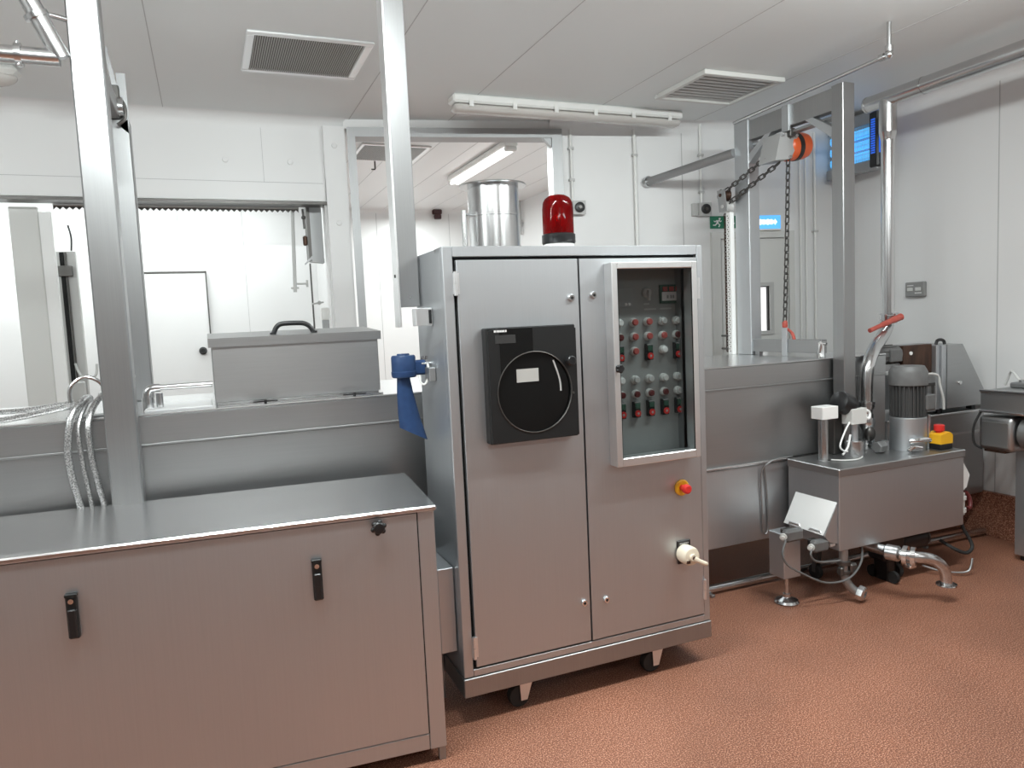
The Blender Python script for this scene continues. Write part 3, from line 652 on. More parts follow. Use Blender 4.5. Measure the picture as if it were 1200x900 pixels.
b_ = B(1.60, 1.69, PY-.006, PY, 1.632, 1.71, .001); b_.mi = 1; b_.box(1.606, 1.684, PY-.008, PY-.006, 1.655, 1.704); b_.mi = 2
for x in (1.655, 1.672): b_.lathe([(.006, 0), (.006, -.006)], (x, PY-.006, 1.643), 'Y', 12)
b_.build('dark_display', ('steel_dull', 'panelgrey', 'bright'), pn)
c = MB().lathe([(.022, 0), (.022, -.01), (.015, -.018)], (1.762, PY, 1.69), 'Y', 20).box(1.757, 1.767, PY-.03, PY-.015, 1.655, 1.70, .002).box(1.748, 1.776, PY-.002, PY, 1.638, 1.645); c.build('selector_switch', 'grey_plastic', pn)
c = B(1.829, 1.945, PY-.008, PY, 1.64, 1.722, .002); c.mi = 1; c.box(1.838, 1.936, PY-.010, PY-.008, 1.652, 1.69); c.mi = 2
for k in range(3): c.box(1.842+k*.033, 1.866+k*.033, PY-.012, PY-.008, 1.693, 1.713, .001)
c.mi = 3
for x in (1.862, 1.88, 1.892): c.box(x, x+.008, PY-.011, PY-.010, 1.662, 1.676)
c.build('meter', ('greenbtn', 'white_mark', 'dullred', 'panelgrey'), pn)
for x in (1.75, 1.83): B(x, x+.06, PY-.002, PY, 1.615, 1.622).build('engraved_label', 'grey_plastic', pn)
# emergency stop and main switch on the right door
es = MB().lathe([(.036, 0), (.036, -.006), (.030, -.010)], (1.873, CY-.004, .832), 'Y', 28).build('emergency_stop', 'yellow', dr)
ms = t
c = MB().lathe([(.013, 0), (.013, -.03)], (1.868, CY-.012, .834), 'Y', 20).lathe([(.019, -.026), (.021, -.032), (.020, -.046), (.014, -.05)], (1.868, CY-.012, .834), 'Y', 24)
eb = c.build('mushroom_button', 'red', t)
sw = B(1.842, 1.910, CY-.010, CY-.0035, .49, .594, .002).build('main_switch', 'black', t); tag(sw, 'cream rotary main switch on a black plate')
c = MB()
for k in range(6): c.box(1.852+k*.008, 1.858+k*.008, CY-.0112, CY-.010, .578, .585)
c.build('plate_lettering', 'grey_mark', sw)
MB().lathe([(.040, 0), (.042, -.01), (.042, -.05), (.037, -.062), (.030, -.064)], (1.872, CY-.010, .538), 'Y', 30).build('rotary_body', 'offwhite', sw)
c = MB().lathe([(.016, 0), (.016, -.014)], (1.872, CY-.072, .536), 'Y', 18).tube([(1.872, CY-.082, .535), (1.895, CY-.088, .520), (1.935, CY-.094, .500)], [.012, .010, .006], 10); c.build('switch_lever', 'offwhite', sw)
c = MB().lathe([(.009, 0), (.009, -.004)], (1.872, CY-.087, .536), 'Y', 14).box(1.842, 1.858, CY-.078, CY-.07, .512, .524); c.build('switch_inlay', 'brown', sw)
# boxes on the cabinet's left side
c = B(.762, .831, 2.80, 2.855, 1.592, 1.662, .003); jb = c.build('side_box', 'alu', t)
B(.815, .826, 2.797, 2.801, 1.60, 1.654).build('cover_slot', 'black', jb)
B(.803, .831, 2.795, 2.86, 1.37, 1.425, .003).build('cable_gland_box', 'steel_dull', t)

# ------------------------------------------------------------------ beacon, horn, exhaust stub, linking box
t = thing('warning_beacon', 'red domed warning beacon standing on top of the control cabinet', 'beacon', (1.402, 2.8, 1.885))
MB().lathe([(.064, 0), (.064, .022), (.06, .026)], (1.402, 2.8, 1.886)).build('mounting_ring', 'white', t)
MB().lathe([(.069, 0), (.071, .004), (.071, .036), (.066, .040)], (1.402, 2.8, 1.911)).build('base', 'black', t)
MB().lathe([(.0655, 0), (.0655, .105), (.062, .132), (.052, .150), (.036, .160), (.018, .164), (0, .165)], (1.402, 2.8, 1.950), n=36, caps=False).build('lens', 'lens', t)
c = MB().lathe([(.018, 0), (.018, .03), (.010, .035), (.012, .06), (.008, .075), (0, .08)], (1.402, 2.8, 1.951)); c.build('bulb', 'chrome', t)
c = MB().lathe([(.012, 0), (.036, .03), (.044, .055)], (1.412, 2.82, 1.985), (.4, .8, .25), caps=False); c.build('reflector', 'red', t)
t = thing('horn_sounder', 'blue horn sounder bolted to the left side of the control cabinet', 'horn', (.73, 2.88, 1.13))
MB().lathe([(.045, -.004), (.049, 0), (.051, .010), (.051, .020), (.049, .022), (.049, .078), (.045, .085), (.026, .085), (.024, .092), (.022, .092)], (.722, 2.88, 1.392), n=32).build('driver_head', 'blue', t)
c = MB(); n = 24; ra = []; 
for (px_, z, r, sl) in ((.718, 1.392, .026, 0), (.722, 1.32, .034, .0), (.733, 1.23, .045, -.012), (.748, 1.155, .056, -.030)):
    ra.append([c.bm.verts.new((px_+r*math.cos(2*PI*k/n), 2.88+r*.8*math.sin(2*PI*k/n), z+sl*math.cos(2*PI*k/n))) for k in range(n)])
for A, Bq in zip(ra, ra[1:]):
    for k in range(n): c.bm.faces.new((A[k], A[(k+1) % n], Bq[(k+1) % n], Bq[k]))
c.build('flare', 'blue', t)
B(.752, .812, 2.855, 2.905, 1.395, 1.455, .008).build('bracket_arm', 'blue', t)
c = MB().cyl((.79, 2.86, 1.44), (.832, 2.86, 1.44), .006).box(.80, .82, 2.87, 2.89, 1.455, 1.462, .001).cyl((.80, 2.87, 1.455), (.80, 2.87, 1.47), .006).cyl((.815, 2.87, 1.455), (.815, 2.87, 1.47), .006); c.build('bolt', 'cast', t)
MB().tube([(.775, 2.85, 1.395), (.778, 2.84, 1.365), (.795, 2.835, 1.358), (.81, 2.835, 1.39), (.812, 2.84, 1.44)], .005, 8).build('cable', 'lightgrey', t)
t = thing('exhaust_stub', 'polished cylindrical exhaust stub with flange behind the control cabinet', 'duct', (1.47, 3.7, 1.29))
MB().lathe([(.137, 0), (.137, .86), (.140, .862), (.140, .872), (.137, .874), (.137, 1.02), (.130, 1.02), (.130, .9)], (1.47, 3.7, 1.29), n=40).build('pipe', 'pipe', t)
MB().lathe([(.128, 0), (.178, 0), (.180, .005), (.178, .010), (.128, .010)], (1.47, 3.7, 2.31), n=40).build('flange', 'cast', t)
c = MB().cyl((1.285, 3.66, 1.291), (1.285, 3.66, 2.18), .014).cyl((1.285, 3.66, 2.16), (1.345, 3.68, 2.16), .008); c.build('side_tube', 'pipe', t)
t = thing('linking_box', 'low stainless box bridging the gap between the two front cabinets', 'box', (.79, 2.8, 0))
B(.762, .829, 2.70, 2.97, .29, .635, .003).build('body', 'steel', t)
B(.765, .826, 2.90, 2.94, 0.0, .29).build('support_leg', 'steel_dull', t)

# ------------------------------------------------------------------ low cabinet in the left foreground (its own turned frame: x along, y back)
RZ = -.078
t = thing('low_cabinet', 'long low stainless steel cabinet in the left foreground with worktop', 'cabinet', (.70, 2.468, 0), rz=RZ)
L = 2.6
c = B(-L, -.004, .01, .60, .055, .935, .002); c.build('body', 'steel', t)
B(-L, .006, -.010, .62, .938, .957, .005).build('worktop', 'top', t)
c = B(-.062, -.003, 0, .03, .055, .936, .002).box(-L, -.064, .002, .03, .055, .113, .002); c.build('front_frame', 'steel', t)
B(-.0655, -.0615, .004, .012, .115, .936).build('panel_gap', 'gap', t)
fp = B(-L+.02, -.066, -.001, .02, .118, .934, .0015).build('front_panel', 'steel', t)
c = MB().lathe([(.010, 0), (.010, -.02), (.014, -.022)], (-.204, -.001, .908), 'Y', 16)
for k in range(6):
    a = 2*PI*k/6+.3; c.ball((-.204+.019*math.cos(a), -.03, .908+.019*math.sin(a)), .0095, (1, .9, 1))
c.lathe([(.019, -.02), (.021, -.024), (.021, -.036), (.017, -.041), (.006, -.042)], (-.204, -.001, .908), 'Y', 20); c.build('star_knob', 'black', fp)
for x in (-.417, -1.150):
    c = B(x-.016, x+.016, -.017, -.001, .680, .822, .004); c.mi = 1
    c.box(x-.012, x+.012, -.026, -.016, .685, .775, .003); c.mi = 2
    c.lathe([(.008, 0), (.008, -.004)], (x, -.017, .80), 'Y', 14); c.mi = 0; c.box(x-.017, x+.017, -.020, -.001, .812, .823, .002)
    c.build('latch_handle', ('recorder', 'black', 'chrome'), fp)
for x, y in ((-.03, .035), (-.03, .56), (-2.5, .035), (-2.5, .56)): B(x-.0, x+.025, y-.025, y, 0, .056, .002).build('foot', 'steel_dull', t)

# ------------------------------------------------------------------ hoist frame and chain hoist
HX = 3.43
t = thing('hoist_gantry', 'stainless steel hoist frame spanning the trough at right', 'frame', (HX, 3.6, .735))
B(HX-.04, HX+.05, 3.15, 3.235, .737, 2.845, .004).build('near_post', 'steel_post', t)
B(HX-.04, HX+.05, 3.93, 4.07, 1.2905, 2.845, .004).build('far_post', 'steel', t)
c = B(HX-.03, HX+.03, 3.235, 3.93, 2.71, 2.835, .003).box(HX+.0, HX+.06, 3.235, 3.93, 2.675, 2.69, .002); c.build('top_beam', 'steel_dull', t)
for ya, yb in ((3.235, 3.38), (3.93, 3.78)):
    s = 1 if yb > ya else -1
    c = MB().prism([(HX-.035, ya, 2.56), (HX-.035, ya, 2.62), (HX-.035, yb-s*.0, 2.71), (HX-.035, yb+s*.06, 2.71)], (.05, 0, 0)); c.build('corner_brace', 'steel', t)
B(HX-.045, HX-.028, 3.56, 3.62, 2.68, 2.838, .002).build('hanger_plate', 'steel', t)
t = thing('support_rail', 'steel tube rail running from the hoist frame to the rear wall', 'rail', (3.3, 4.4, 2.55))
MB().cyl((3.38, 4.06, 2.655), (3.19, 4.815, 2.60), .030, n=20).build('tube', 'steel_dull', t)
MB().cyl((3.19, 4.80, 2.602), (3.187, 4.83, 2.600), .040).build('wall_flange', 'cast', t)
t = thing('air_line', 'thin steel air line rising to the ceiling above the hoist frame', 'pipe', (HX, 3.2, 2.85))
MB().tube([(HX-.045, 4.06, 2.852), (HX-.045, 2.86, 2.885)], .011, 12).build('horizontal_run', 'cast', t)
MB().cyl((HX-.045, 2.845, 2.885), (HX-.045, 2.845, H-.001), .011, n=12).build('riser', 'cast', t)
c = MB().ball((HX-.045, 2.845, 2.885), .022).cyl((HX-.045, 2.845, 2.90), (HX-.045, 2.845, 2.93), .02).cyl((HX-.045, 2.87, 2.885), (HX-.045, 2.90, 2.885), .019); c.build('elbow', 'pipe', t)
def chain(c, pts, r=.0048, lk=.056, wd=.0135):
    P = [Vector(p) for p in pts]; seg = []; tot = 0
    for a, b2 in zip(P, P[1:]): seg.append((a, b2, tot, (b2-a).length)); tot += (b2-a).length
    n = max(2, int(tot/(lk*.78)))
    for k in range(n):
        s = tot*(k+.5)/n
        for a, b2, t0, l in seg:
            if t0 <= s <= t0+l+1e-9: break
        d = (b2-a).normalized(); ce = a + d*(s-t0); u = d.orthogonal().normalized() if abs(d.z) < .95 else Vector((1, 0, 0))
        u = (u-d*u.dot(d)).normalized()
        if k % 2: u = d.cross(u)
        hl = lk/2-wd
        loop = []
        for j in range(10):
            an = 2*PI*j/10; q = Vector((math.cos(an), math.sin(an)))
            loop.append(ce + u*(q.x*wd) + d*(q.y*wd + (hl if q.y > 0 else -hl)))
        c.tube(loop, r, 6, closed=True, smooth=False)
    return c
t = thing('chain_hoist', 'electric chain hoist with grey body and orange motor on the frame', 'hoist', (HX, 3.6, 1.40))
c = MB().prism([(3.315, 3.60, 2.505), (3.34, 3.60, 2.60), (3.36, 3.60, 2.675), (3.50, 3.60, 2.682), (3.48, 3.60, 2.59), (3.44, 3.60, 2.52)], (0, .15, 0)); c.build('gearbox', 'hoistgrey', t)
MB().lathe([(.075, 0), (.084, .012), (.084, .055)], (3.462, 3.675, 2.602), (1, -.05, .14), 28).build('motor_body', 'orange', t)
MB().lathe([(.087, .055), (.088, .085)], (3.462, 3.675, 2.602), (1, -.05, .14), 28).build('motor_band', 'black', t)
MB().lathe([(.083, .085), (.083, .13), (.075, .155), (.055, .168), (.02, .172)], (3.462, 3.675, 2.602), (1, -.05, .14), 28).build('motor_cap', 'orange', t)
for z, y in ((2.66, 3.37), (2.66, 3.48), (2.53, 3.43)): MB().cyl((y, 3.588, z), (y, 3.60, z), .010).build('cover_bolt', 'cast', t)
c = B(HX-.02, HX+.02, 3.57, 3.64, 2.65, 2.70, .004).cyl((HX, 3.605, 2.64), (HX, 3.605, 2.72), .01); c.build('suspension_lug', 'dark_steel', t)
chain(MB(), [(HX+.02, 3.635, 2.53), (HX+.01, 3.645, 2.0), (HX, 3.66, 1.50)]).build('load_chain', 'dark_steel', t)
c = chain(MB(), [(3.335, 3.70, 2.545), (HX-.07, 4.13, 2.41)]); chain(c, [(3.40, 3.66, 2.505), (HX-.07, 4.11, 2.32)]); c.build('slack_chain', 'dark_steel', t)
c = MB().lathe([(.012, 0), (.017, .012), (.017, .04), (.011, .05)], (HX, 3.66, 1.465)); hk = c.build('hook_block', 'rust', t)
MB().tube([(HX, 3.655, 1.47), (HX, 3.63, 1.455), (HX, 3.60, 1.435), (HX, 3.582, 1.40), (HX, 3.588, 1.375), (HX, 3.605, 1.372)], [.008, .009, .010, .010, .008, .005], 10).build('hook', 'rust', t)
t = thing('chain_pulley', 'pair of small chain pulleys on the far hoist post', 'pulley', (HX-.06, 4.13, 2.28))
for z, y, r, mm in ((2.385, 4.135, .040, 'brown'), (2.305, 4.115, .042, 'grey_plastic')):
    c = MB().lathe([(r, -.03), (r*.8, -.01), (r*.8, .01), (r, .03)], (HX-.075, y, z), 'X', 20).cyl((HX-.115, y, z), (HX-.04, y, z), .012); c.build('wheel', mm, t)
c = MB().prism([(HX-.11, 4.17, 2.42), (HX-.11, 4.09, 2.42), (HX-.11, 4.07, 2.27), (HX-.11, 4.15, 2.27)], (.004, 0, 0)); c.build('side_plate', 'steel_dull', t)
t = thing('chain_guide', 'white perforated chain guide strip on the far hoist post', 'guide', (HX-.06, 4.11, 1.29))
c = B(HX-.075, HX-.041, 4.080, 4.125, 1.2905, 2.265, .002); c.mi = 1
for k in range(62): c.box(HX-.0762, HX-.0748, 4.10+(.004 if k % 2 else -.004), 4.108+(.004 if k % 2 else -.004), 1.31+k*.0152, 1.317+k*.0152)
c.build('strip', ('bright', 'dark_steel'), t)
chain(MB(), [(HX-.06, 4.150, 2.26), (HX-.06, 4.150, 1.31)], .004, .026, .008).build('guide_chain', 'brown', t)
for z in (1.42, 1.33): MB().cyl((HX-.075, 4.12, z), (HX-.075, 4.19, z), .007).build('guide_pin', 'dark_steel', t)
t = thing('lifting_bar', 'horizontal steel lifting bar hooked under the chain hoist', 'bar', (HX, 3.64, 1.29))
B(HX-.025, HX+.02, 3.335, 3.945, 1.313, 1.395, .002).build('bar', 'steel_dull', t)
B(HX-.035, HX-.025, 3.61, 3.655, 1.2905, 1.47, .002).build('lug_plate', 'steel', t)
for y in (3.36, 3.90): B(HX-.02, HX+.015, y-.02, y+.02, 1.2905, 1.314, .002).build('foot', 'steel_dull', t)
c = MB().cyl((HX-.055, 3.31, 1.37), (HX-.02, 3.31, 1.37), .016).tube([(HX-.05, 3.31, 1.37), (HX-.055, 3.32, 1.32), (HX-.055, 3.31, 1.292)], .010, 10).cyl((HX-.05, 3.27, 1.375), (HX-.05, 3.33, 1.375), .006); c.build('clamp', 'chrome', t)
B(HX-.05, HX-.045, 3.29, 3.335, 1.2905, 1.375, .001).build('clip_plate', 'alu', t)

# ------------------------------------------------------------------ large pipe on the right, with valve and union
BX = 4.1
t = thing('process_pipe', 'large polished stainless pipe under the ceiling dropping to the tank', 'pipe', (BX, 3.3, .737))
MB().cyl((BX, 3.60, 2.890), (BX, .2, 2.93), .050, n=28).build('horizontal_run', 'pipe', t)
for y, z in ((3.20, 2.8947), (1.8, 2.911), (3.60, 2.890)): MB().cyl((BX, y, z), (BX, y+.012, z), .0525, n=28).build('weld_ring', 'cast', t)
c = MB().cyl((BX, 3.455, 2.88), (BX, 3.455, 2.68), .052, n=28).cyl((BX, 3.455, 2.68), (BX, 3.455, 2.63), .052, .041, n=28); c.build('tee', 'pipe', t)
MB().cyl((BX, 3.455, 2.64), (BX, 3.455, 1.53), .041, n=28).build('vertical_run', 'pipe', t)
MB().tube([(BX, 3.455, 1.47), (4.075, 3.445, 1.43), (3.93, 3.355, 1.385), (3.74, 3.245, 1.325), (3.63, 3.19, 1.25), (3.60, 3.18, 1.17), (3.595, 3.18, 1.0), (3.595, 3.18, .94)], .038, 22).build('offset_bend', 'pipe', t)
c = MB().cyl((BX, 3.455, 1.465), (BX, 3.455, 1.478), .056, n=28).cyl((BX, 3.455, 1.482), (BX, 3.455, 1.515), .050, n=28).cyl((BX, 3.455, 1.519), (BX, 3.455, 1.532), .056, n=28).box(BX-.07, BX-.045, 3.42, 3.45, 1.48, 1.53, .004).box(BX+.045, BX+.07, 3.42, 3.45, 1.485, 1.53, .004); vb = c.build('butterfly_valve', 'cast', t)
c = MB().tube([(3.83, 3.36, 1.43), (3.95, 3.365, 1.462), (4.05, 3.37, 1.488), (4.12, 3.375, 1.505)], [.014, .018, .021, .023], 14); c.build('valve_handle', 'rust', vb)
UX, UY = 3.595, 3.18
c = MB().cyl((UX, UY, 1.005), (UX, UY, 1.02), .050, n=24).cyl((UX, UY, .985), (UX, UY, 1.002), .048, n=24); c.build('union', 'cast', t)
# fitting on the tank under the pipe
t = thing('pipe_fitting', 'polished lobed pipe fitting between the large pipe and the tank', 'fitting', (UX, UY, .735))
c = MB().lathe([(.038, 0), (.038, .03), (.046, .035), (.046, .055), (.032, .06), (.030, .10), (.046, .13), (.050, .165), (.042, .20), (.036, .22), (.036, .235), (.044, .24), (.044, .25)], (UX, UY, .736), 'Z', 22); c.build('body', 'cast', t)
MB().ball((UX-.01, UY-.035, .83), .035, (1, .8, 1.3)).build('lobe', 'dark_steel', t)

# ------------------------------------------------------------------ buffer tank with its fittings
KX0, KX1, KY0, KY1, KZ = 3.022, 3.985, 2.845, 3.215, .735
t = thing('buffer_tank', 'stainless steel tank with an upright motor and sensors on its lid', 'tank', (3.5, 3.03, 0))
B(KX0, KX1, KY0, KY1, .290, .700, .004).build('body', 'steel', t)
B(KX0-.006, KX1+.006, KY0-.006, KY1, .692, KZ, .004).build('lid', 'steel_h', t)
# side hoods over the floats
c = MB()
c.prism([(KX0-.001, 2.862, .552), (KX0-.001, 3.155, .552), (2.935, 3.16, .385), (2.93, 2.868, .385)], (.006, 0, .006)); hd = c.build('side_hood', 'bright', t)
for y in (2.93, 3.08): MB().tube([(2.935, y-.04, .392), (2.938, y-.035, .400), (2.938, y+.035, .400), (2.935, y+.04, .392)], .006, 8, smooth=False).build('hood_handle', 'alu', hd)
MB().prism([(KX0-.001, 2.858, .55), (2.93, 2.858, .383), (2.965, 2.858, .345), (KX0-.001, 2.858, .33)], (0, .006, 0)).build('hood_cheek', 'steel', hd)
c = MB().prism([(KX1, 2.86, .665), (KX1+.006, 2.86, .669), (KX1+.070, 2.86, .575), (KX1+.045, 2.86, .505), (KX1, 2.86, .480)], (0, .30, 0)); c.build('side_hood', 'bright', t)
# castors and under-gear
for x, y in ((3.20, 3.17), (3.60, 2.96), (3.93, 3.17)):
    c = MB().cyl((x, y, .26), (x, y, .292), .022); 
    for s in (-.018, .018): c.prism([(x+s-.0015, y-.02, .26), (x+s-.0015, y+.02, .26), (x+s-.0015, y+.032, .045), (x+s-.0015, y+.008, .045)], (.003, 0, 0))
    c.box(x-.02, x+.02, y-.022, y+.022, .256, .262)
    q = c.build('castor', 'dark_steel', t)
    MB().lathe([(.008, -.014), (.042, -.014), (.045, -.009), (.045, .009), (.042, .014), (.008, .014)], (x, y+.02, .046), 'X', 20).build('wheel', 'rubber', q)
t2 = thing('drain_pipe', 'dull drain pipe with union at the tank front left corner', 'pipe', (3.08, 2.86, 0))
c = MB().cyl((3.075, 2.87, .289), (3.075, 2.87, .22), .024).tube([(3.075, 2.87, .22), (3.075, 2.865, .15), (3.085, 2.85, .10), (3.11, 2.83, .065), (3.135, 2.815, .055)], .023, 14); c.build('pipe', 'steel_dull', t2)
c = MB().cyl((3.075, 2.87, .205), (3.075, 2.87, .225), .036).cyl((3.075, 2.87, .155), (3.075, 2.87, .172), .034).box(3.095, 3.145, 2.835, 2.875, .155, .21, .010).box(3.03, 3.055, 2.84, 2.875, .15, .20, .008); c.build('clamp', 'dark_steel', t2)
c = MB().lathe([(.028, 0), (.042, .006), (.042, .034), (.034, .040), (.02, .040), (.02, .034)], (3.128, 2.825, .057), (.35, -1, -.2), 8); c.build('end_nut', 'cast', t2)
for y, xa, xb, za, zb, lb in ((2.92, 2.70, 2.83, .37, .435, 'grey level switch on top of the trough leg with a hanging cable'), (2.88, 2.85, 2.965, .30, .365, 'grey level switch with white plug at the tank corner')):
    f = thing('level_switch', lb, 'switch', (xa, y, za))
    B(xa+.012, xb, y-.024, y+.024, za, zb, .012).build('body', 'midgrey', f)
    MB().cyl((xa-.004, y-.01, (za+zb)/2), (xa+.012, y, (za+zb)/2), .018).lathe([(.009, 0), (.009, .012)], (xa-.004, y-.01, (za+zb)/2), (-.7, -.6, 0), 12).build('sensor_end', 'lightgrey', f)
    if y < 2.9: MB().cyl((2.985, 2.88, .322), (3.012, 2.875, .327), .012).build('plug', 'bright', f)
    B(xa+.05, xb-.02, y+.022, y+.07, za+.01, zb-.012, .003).build('mount', 'dark_steel', f)
tag(MB().tube([(2.70, 2.895, .39), (2.655, 2.87, .33), (2.68, 2.86, .27), (2.765, 2.85, .215), (2.911, 2.84, .142), (3.032, 2.82, .139), (3.124, 2.83, .169), (3.187, 2.85, .22), (3.21, 2.87, .288)], .0055, 8).build('slung_cable', 'midgrey'), 'thin grey cable slung under the tank between switch and drain', 'cable')
tag(MB().tube([(2.85, 2.865, .33), (2.825, 2.85, .305), (2.85, 2.85, .27), (2.912, 2.85, .250), (3.032, 2.85, .238)], .006, 8).build('short_cable', 'midgrey'), 'short grey cable below the tank corner level switch', 'cable')
# pump and outlet below the tank
t = thing('pump', 'black pump slung under the tank with its round motor end', 'pump', (3.7, 3.0, .05))
MB().lathe([(.05, 0), (.062, .01), (.062, .20), (.05, .21)], (3.62, 3.0, .205), 'X', 24).build('motor', 'black', t)
c = MB().lathe([(.03, 0), (.052, .008), (.052, .02), (.03, .024)], (3.83, 3.0, .205), 'X', 24); c.build('end_cap', 'dark_steel', t)
c = B(3.46, 3.62, 2.93, 3.07, .12, .285, .02).box(3.50, 3.56, 2.95, 3.05, .0, .13, .006); c.build('pump_head', 'black', t)
for y in (2.92, 3.06): MB().cyl((3.50, y, .036), (3.52, y, .036), .035).build('wheel', 'rubber', t)
t = thing('outlet_elbow', 'shiny outlet elbow with clamp and flange hanging below the tank front', 'pipe', (3.45, 2.65, .09))
MB().tube([(3.30, 2.95, .258), (3.32, 2.76, .258), (3.361, 2.672, .255), (3.427, 2.634, .245), (3.483, 2.617, .212), (3.514, 2.61, .165), (3.524, 2.607, .098)], .029, 20).build('elbow', 'pipe', t)
MB().lathe([(.030, 0), (.050, 0), (.052, .004), (.050, .010), (.030, .012)], (3.524, 2.607, .089), n=26).build('flange', 'chrome', t)
c = MB().cyl((3.335, 2.715, .257), (3.345, 2.695, .257), .050, n=24).cyl((3.352, 2.682, .256), (3.363, 2.664, .256), .050, n=24).box(3.32, 3.37, 2.66, 2.70, .195, .215, .006); c.build('clamp', 'chrome', t)
MB().lathe([(.03, 0), (.042, .01), (.042, .07), (.03, .08)], (3.30, 2.80, .258), (.35, -.9, 0), 22).build('body', 'cast', t)
t = thing('red_handle_valve', 'small valve with red lever at the right end of the tank', 'valve', (4.02, 2.9, .34))
c = MB().cyl((4.01, 2.88, .34), (4.01, 2.88, .47), .02).cyl((4.01, 2.88, .355), (4.01, 2.88, .38), .028).cyl((4.01, 2.88, .43), (4.01, 2.88, .45), .028).box(3.99, 4.01, 2.88, 2.95, .40, .43, .004); c.build('body', 'lightgrey', t)
MB().tube([(4.03, 2.89, .47), (4.06, 2.88, .46), (4.072, 2.87, .42), (4.06, 2.86, .385), (4.04, 2.86, .375)], .012, 10).build('lever', 'darkred', t)
tag(MB().tube([(4.01, 2.88, .34), (4.01, 2.87, .27), (4.04, 2.85, .2), (4.04, 2.83, .15), (3.99, 2.83, .125), (3.93, 2.86, .15), (3.90, 2.93, .19)], .010, 10).build('black_cable', 'rubber'), 'thick black cable looping from the red lever valve', 'cable')
tag(MB().tube([(4.00, 2.80, .10), (3.97, 2.80, .03), (3.9, 2.84, .02), (3.83, 2.89, .03), (3.78, 2.95, .05)], .006, 8).build('floor_cable', 'steel_dull'), 'thin cable lying on the floor right of the outlet elbow', 'cable')
# fittings on the tank lid
t = thing('sensor_post', 'white sensor head on a steel tube at the tank corner', 'sensor', (3.126, 3.054, KZ))
MB().lathe([(.034, 0), (.034, .004), (.026, .006), (.026, .22), (.024, .235), (.024, .25)], (3.126, 3.054, KZ+.0005), n=22).build('tube', 'cast', t)
B(3.068, 3.184, 3.0, 3.085, .975, 1.045, .003).build('head', 'bright', t)
tag(MB().tube([(3.16, 3.03, .741), (3.2, 2.98, .741), (3.27, 2.96, .741), (3.33, 2.98, .741), (3.36, 3.0, .741)], .004, 8).build('lid_cable', 'lightgrey'), 'thin pale cable lying on the tank lid by the white sensor', 'cable')
t = thing('level_probe', 'grey probe head on a thin rod beside the white sensor', 'sensor', (3.375, 3.07, KZ))
MB().lathe([(.055, 0), (.055, .085), (.05, .09)], (3.375, 3.07, KZ+.0005), n=26).build('collar', 'cast', t)
MB().cyl((3.375, 3.07, .82), (3.375, 3.07, .93), .022).build('rod', 'steel', t)
B(3.318, 3.432, 3.03, 3.105, .92, 1.01, .003).build('head', 'lightgrey', t)
MB().tube([(3.43, 3.06, .98), (3.455, 3.05, .99), (3.47, 3.045, .97), (3.455, 3.04, .945), (3.43, 3.05, .955)], .008, 10).build('cable_gland', 'bright', t)
tag(MB().tube([(3.32, 3.05, .935), (3.26, 3.03, .885), (3.205, 3.01, .82), (3.225, 3.01, .79), (3.26, 3.01, .78)], .005, 8).tube([(3.335, 3.06, .86), (3.285, 3.03, .80), (3.225, 3.01, .765)], .006, 8).build('white_cable', 'bright'), 'bent white cable hanging from the grey probe head', 'cable')
t = thing('black_motor', 'small black motor tilted behind the grey probe head', 'motor', (3.42, 3.16, .9))
c = MB().lathe([(.03, 0), (.058, .012), (.062, .03), (.062, .10), (.045, .12), (.04, .16)], (3.265, 3.085, 1.06), (.9, .1, -.35), 24); c.build('casing', 'black', t)
MB().lathe([(.016, -.003), (.016, .006), (.008, .006)], (3.269, 3.085, 1.06), (.9, .1, -.35), 16).build('shaft_end', 'chrome', t)
B(3.30, 3.36, 3.14, 3.20, .737, 1.02, .004).build('mount', 'dark_steel', t)
t = thing('drive_motor', 'grey finned upright motor on a steel drum on the tank', 'motor', (3.80, 3.06, KZ))
MX, MY = 3.765, 3.035
MB().lathe([(.098, 0), (.098, .19), (.094, .194)], (MX, MY, KZ+.001), n=36).build('drum', 'steel', t)
B(MX+.095, MX+.112, MY-.06, MY-.02, KZ, .935, .002).build('bracket', 'steel', t)
c = MB().lathe([(.082, 0), (.082, .195)], (MX, MY, .93), n=30, caps=True)
for k in range(26):
    a = 2*PI*k/26; ca, sa = math.cos(a), math.sin(a); p = Vector((MX+ca*.08, MY+sa*.08, .935)); n_ = Vector((-sa, ca, 0))*.0025
    c.prism([p-n_, p+n_, p+n_+Vector((ca, sa, 0))*.018, p-n_+Vector((ca, sa, 0))*.018], (0, 0, .185))
c.build('finned_body', 'darkgrey', t)
B(MX+.03, MX+.105, MY-.10, MY-.03, .97, 1.06, .006).build('terminal_box', 'midgrey', t)
MB().lathe([(.100, 0), (.104, .004), (.104, .075), (.095, .095), (.085, .112), (.03, .116)], (MX, MY, 1.115), n=36).build('fan_cowl', 'midgrey', t)
c = MB().tube([(MX-.10, MY-.09, .80), (MX-.06, MY-.115, .806), (MX-.0, MY-.12, .806), (MX+.03, MY-.115, .80)], .015, 12).tube([(MX-.12, MY-.10, .75), (MX-.09, MY-.11, .77), (MX-.04, MY-.12, .76)], .012, 10)
c.build('shiny_elbow', 'chrome', t)
t = thing('hex_fitting', 'grey hexagonal hose coupling lying on the tank lid', 'coupling', (3.57, 3.05, KZ))
c = MB().lathe([(.03, 0), (.036, .006), (.036, .055), (.03, .06)], (3.515, 3.04, KZ+.034), (1, .1, 0), 6); c.build('hex_body', 'midgrey', t)
c = MB().cyl((3.59, 3.06, KZ+.001), (3.59, 3.06, KZ+.055), .018).cyl((3.62, 3.07, KZ+.001), (3.62, 3.07, KZ+.06), .022); c.build('nipple', 'steel_dull', t)
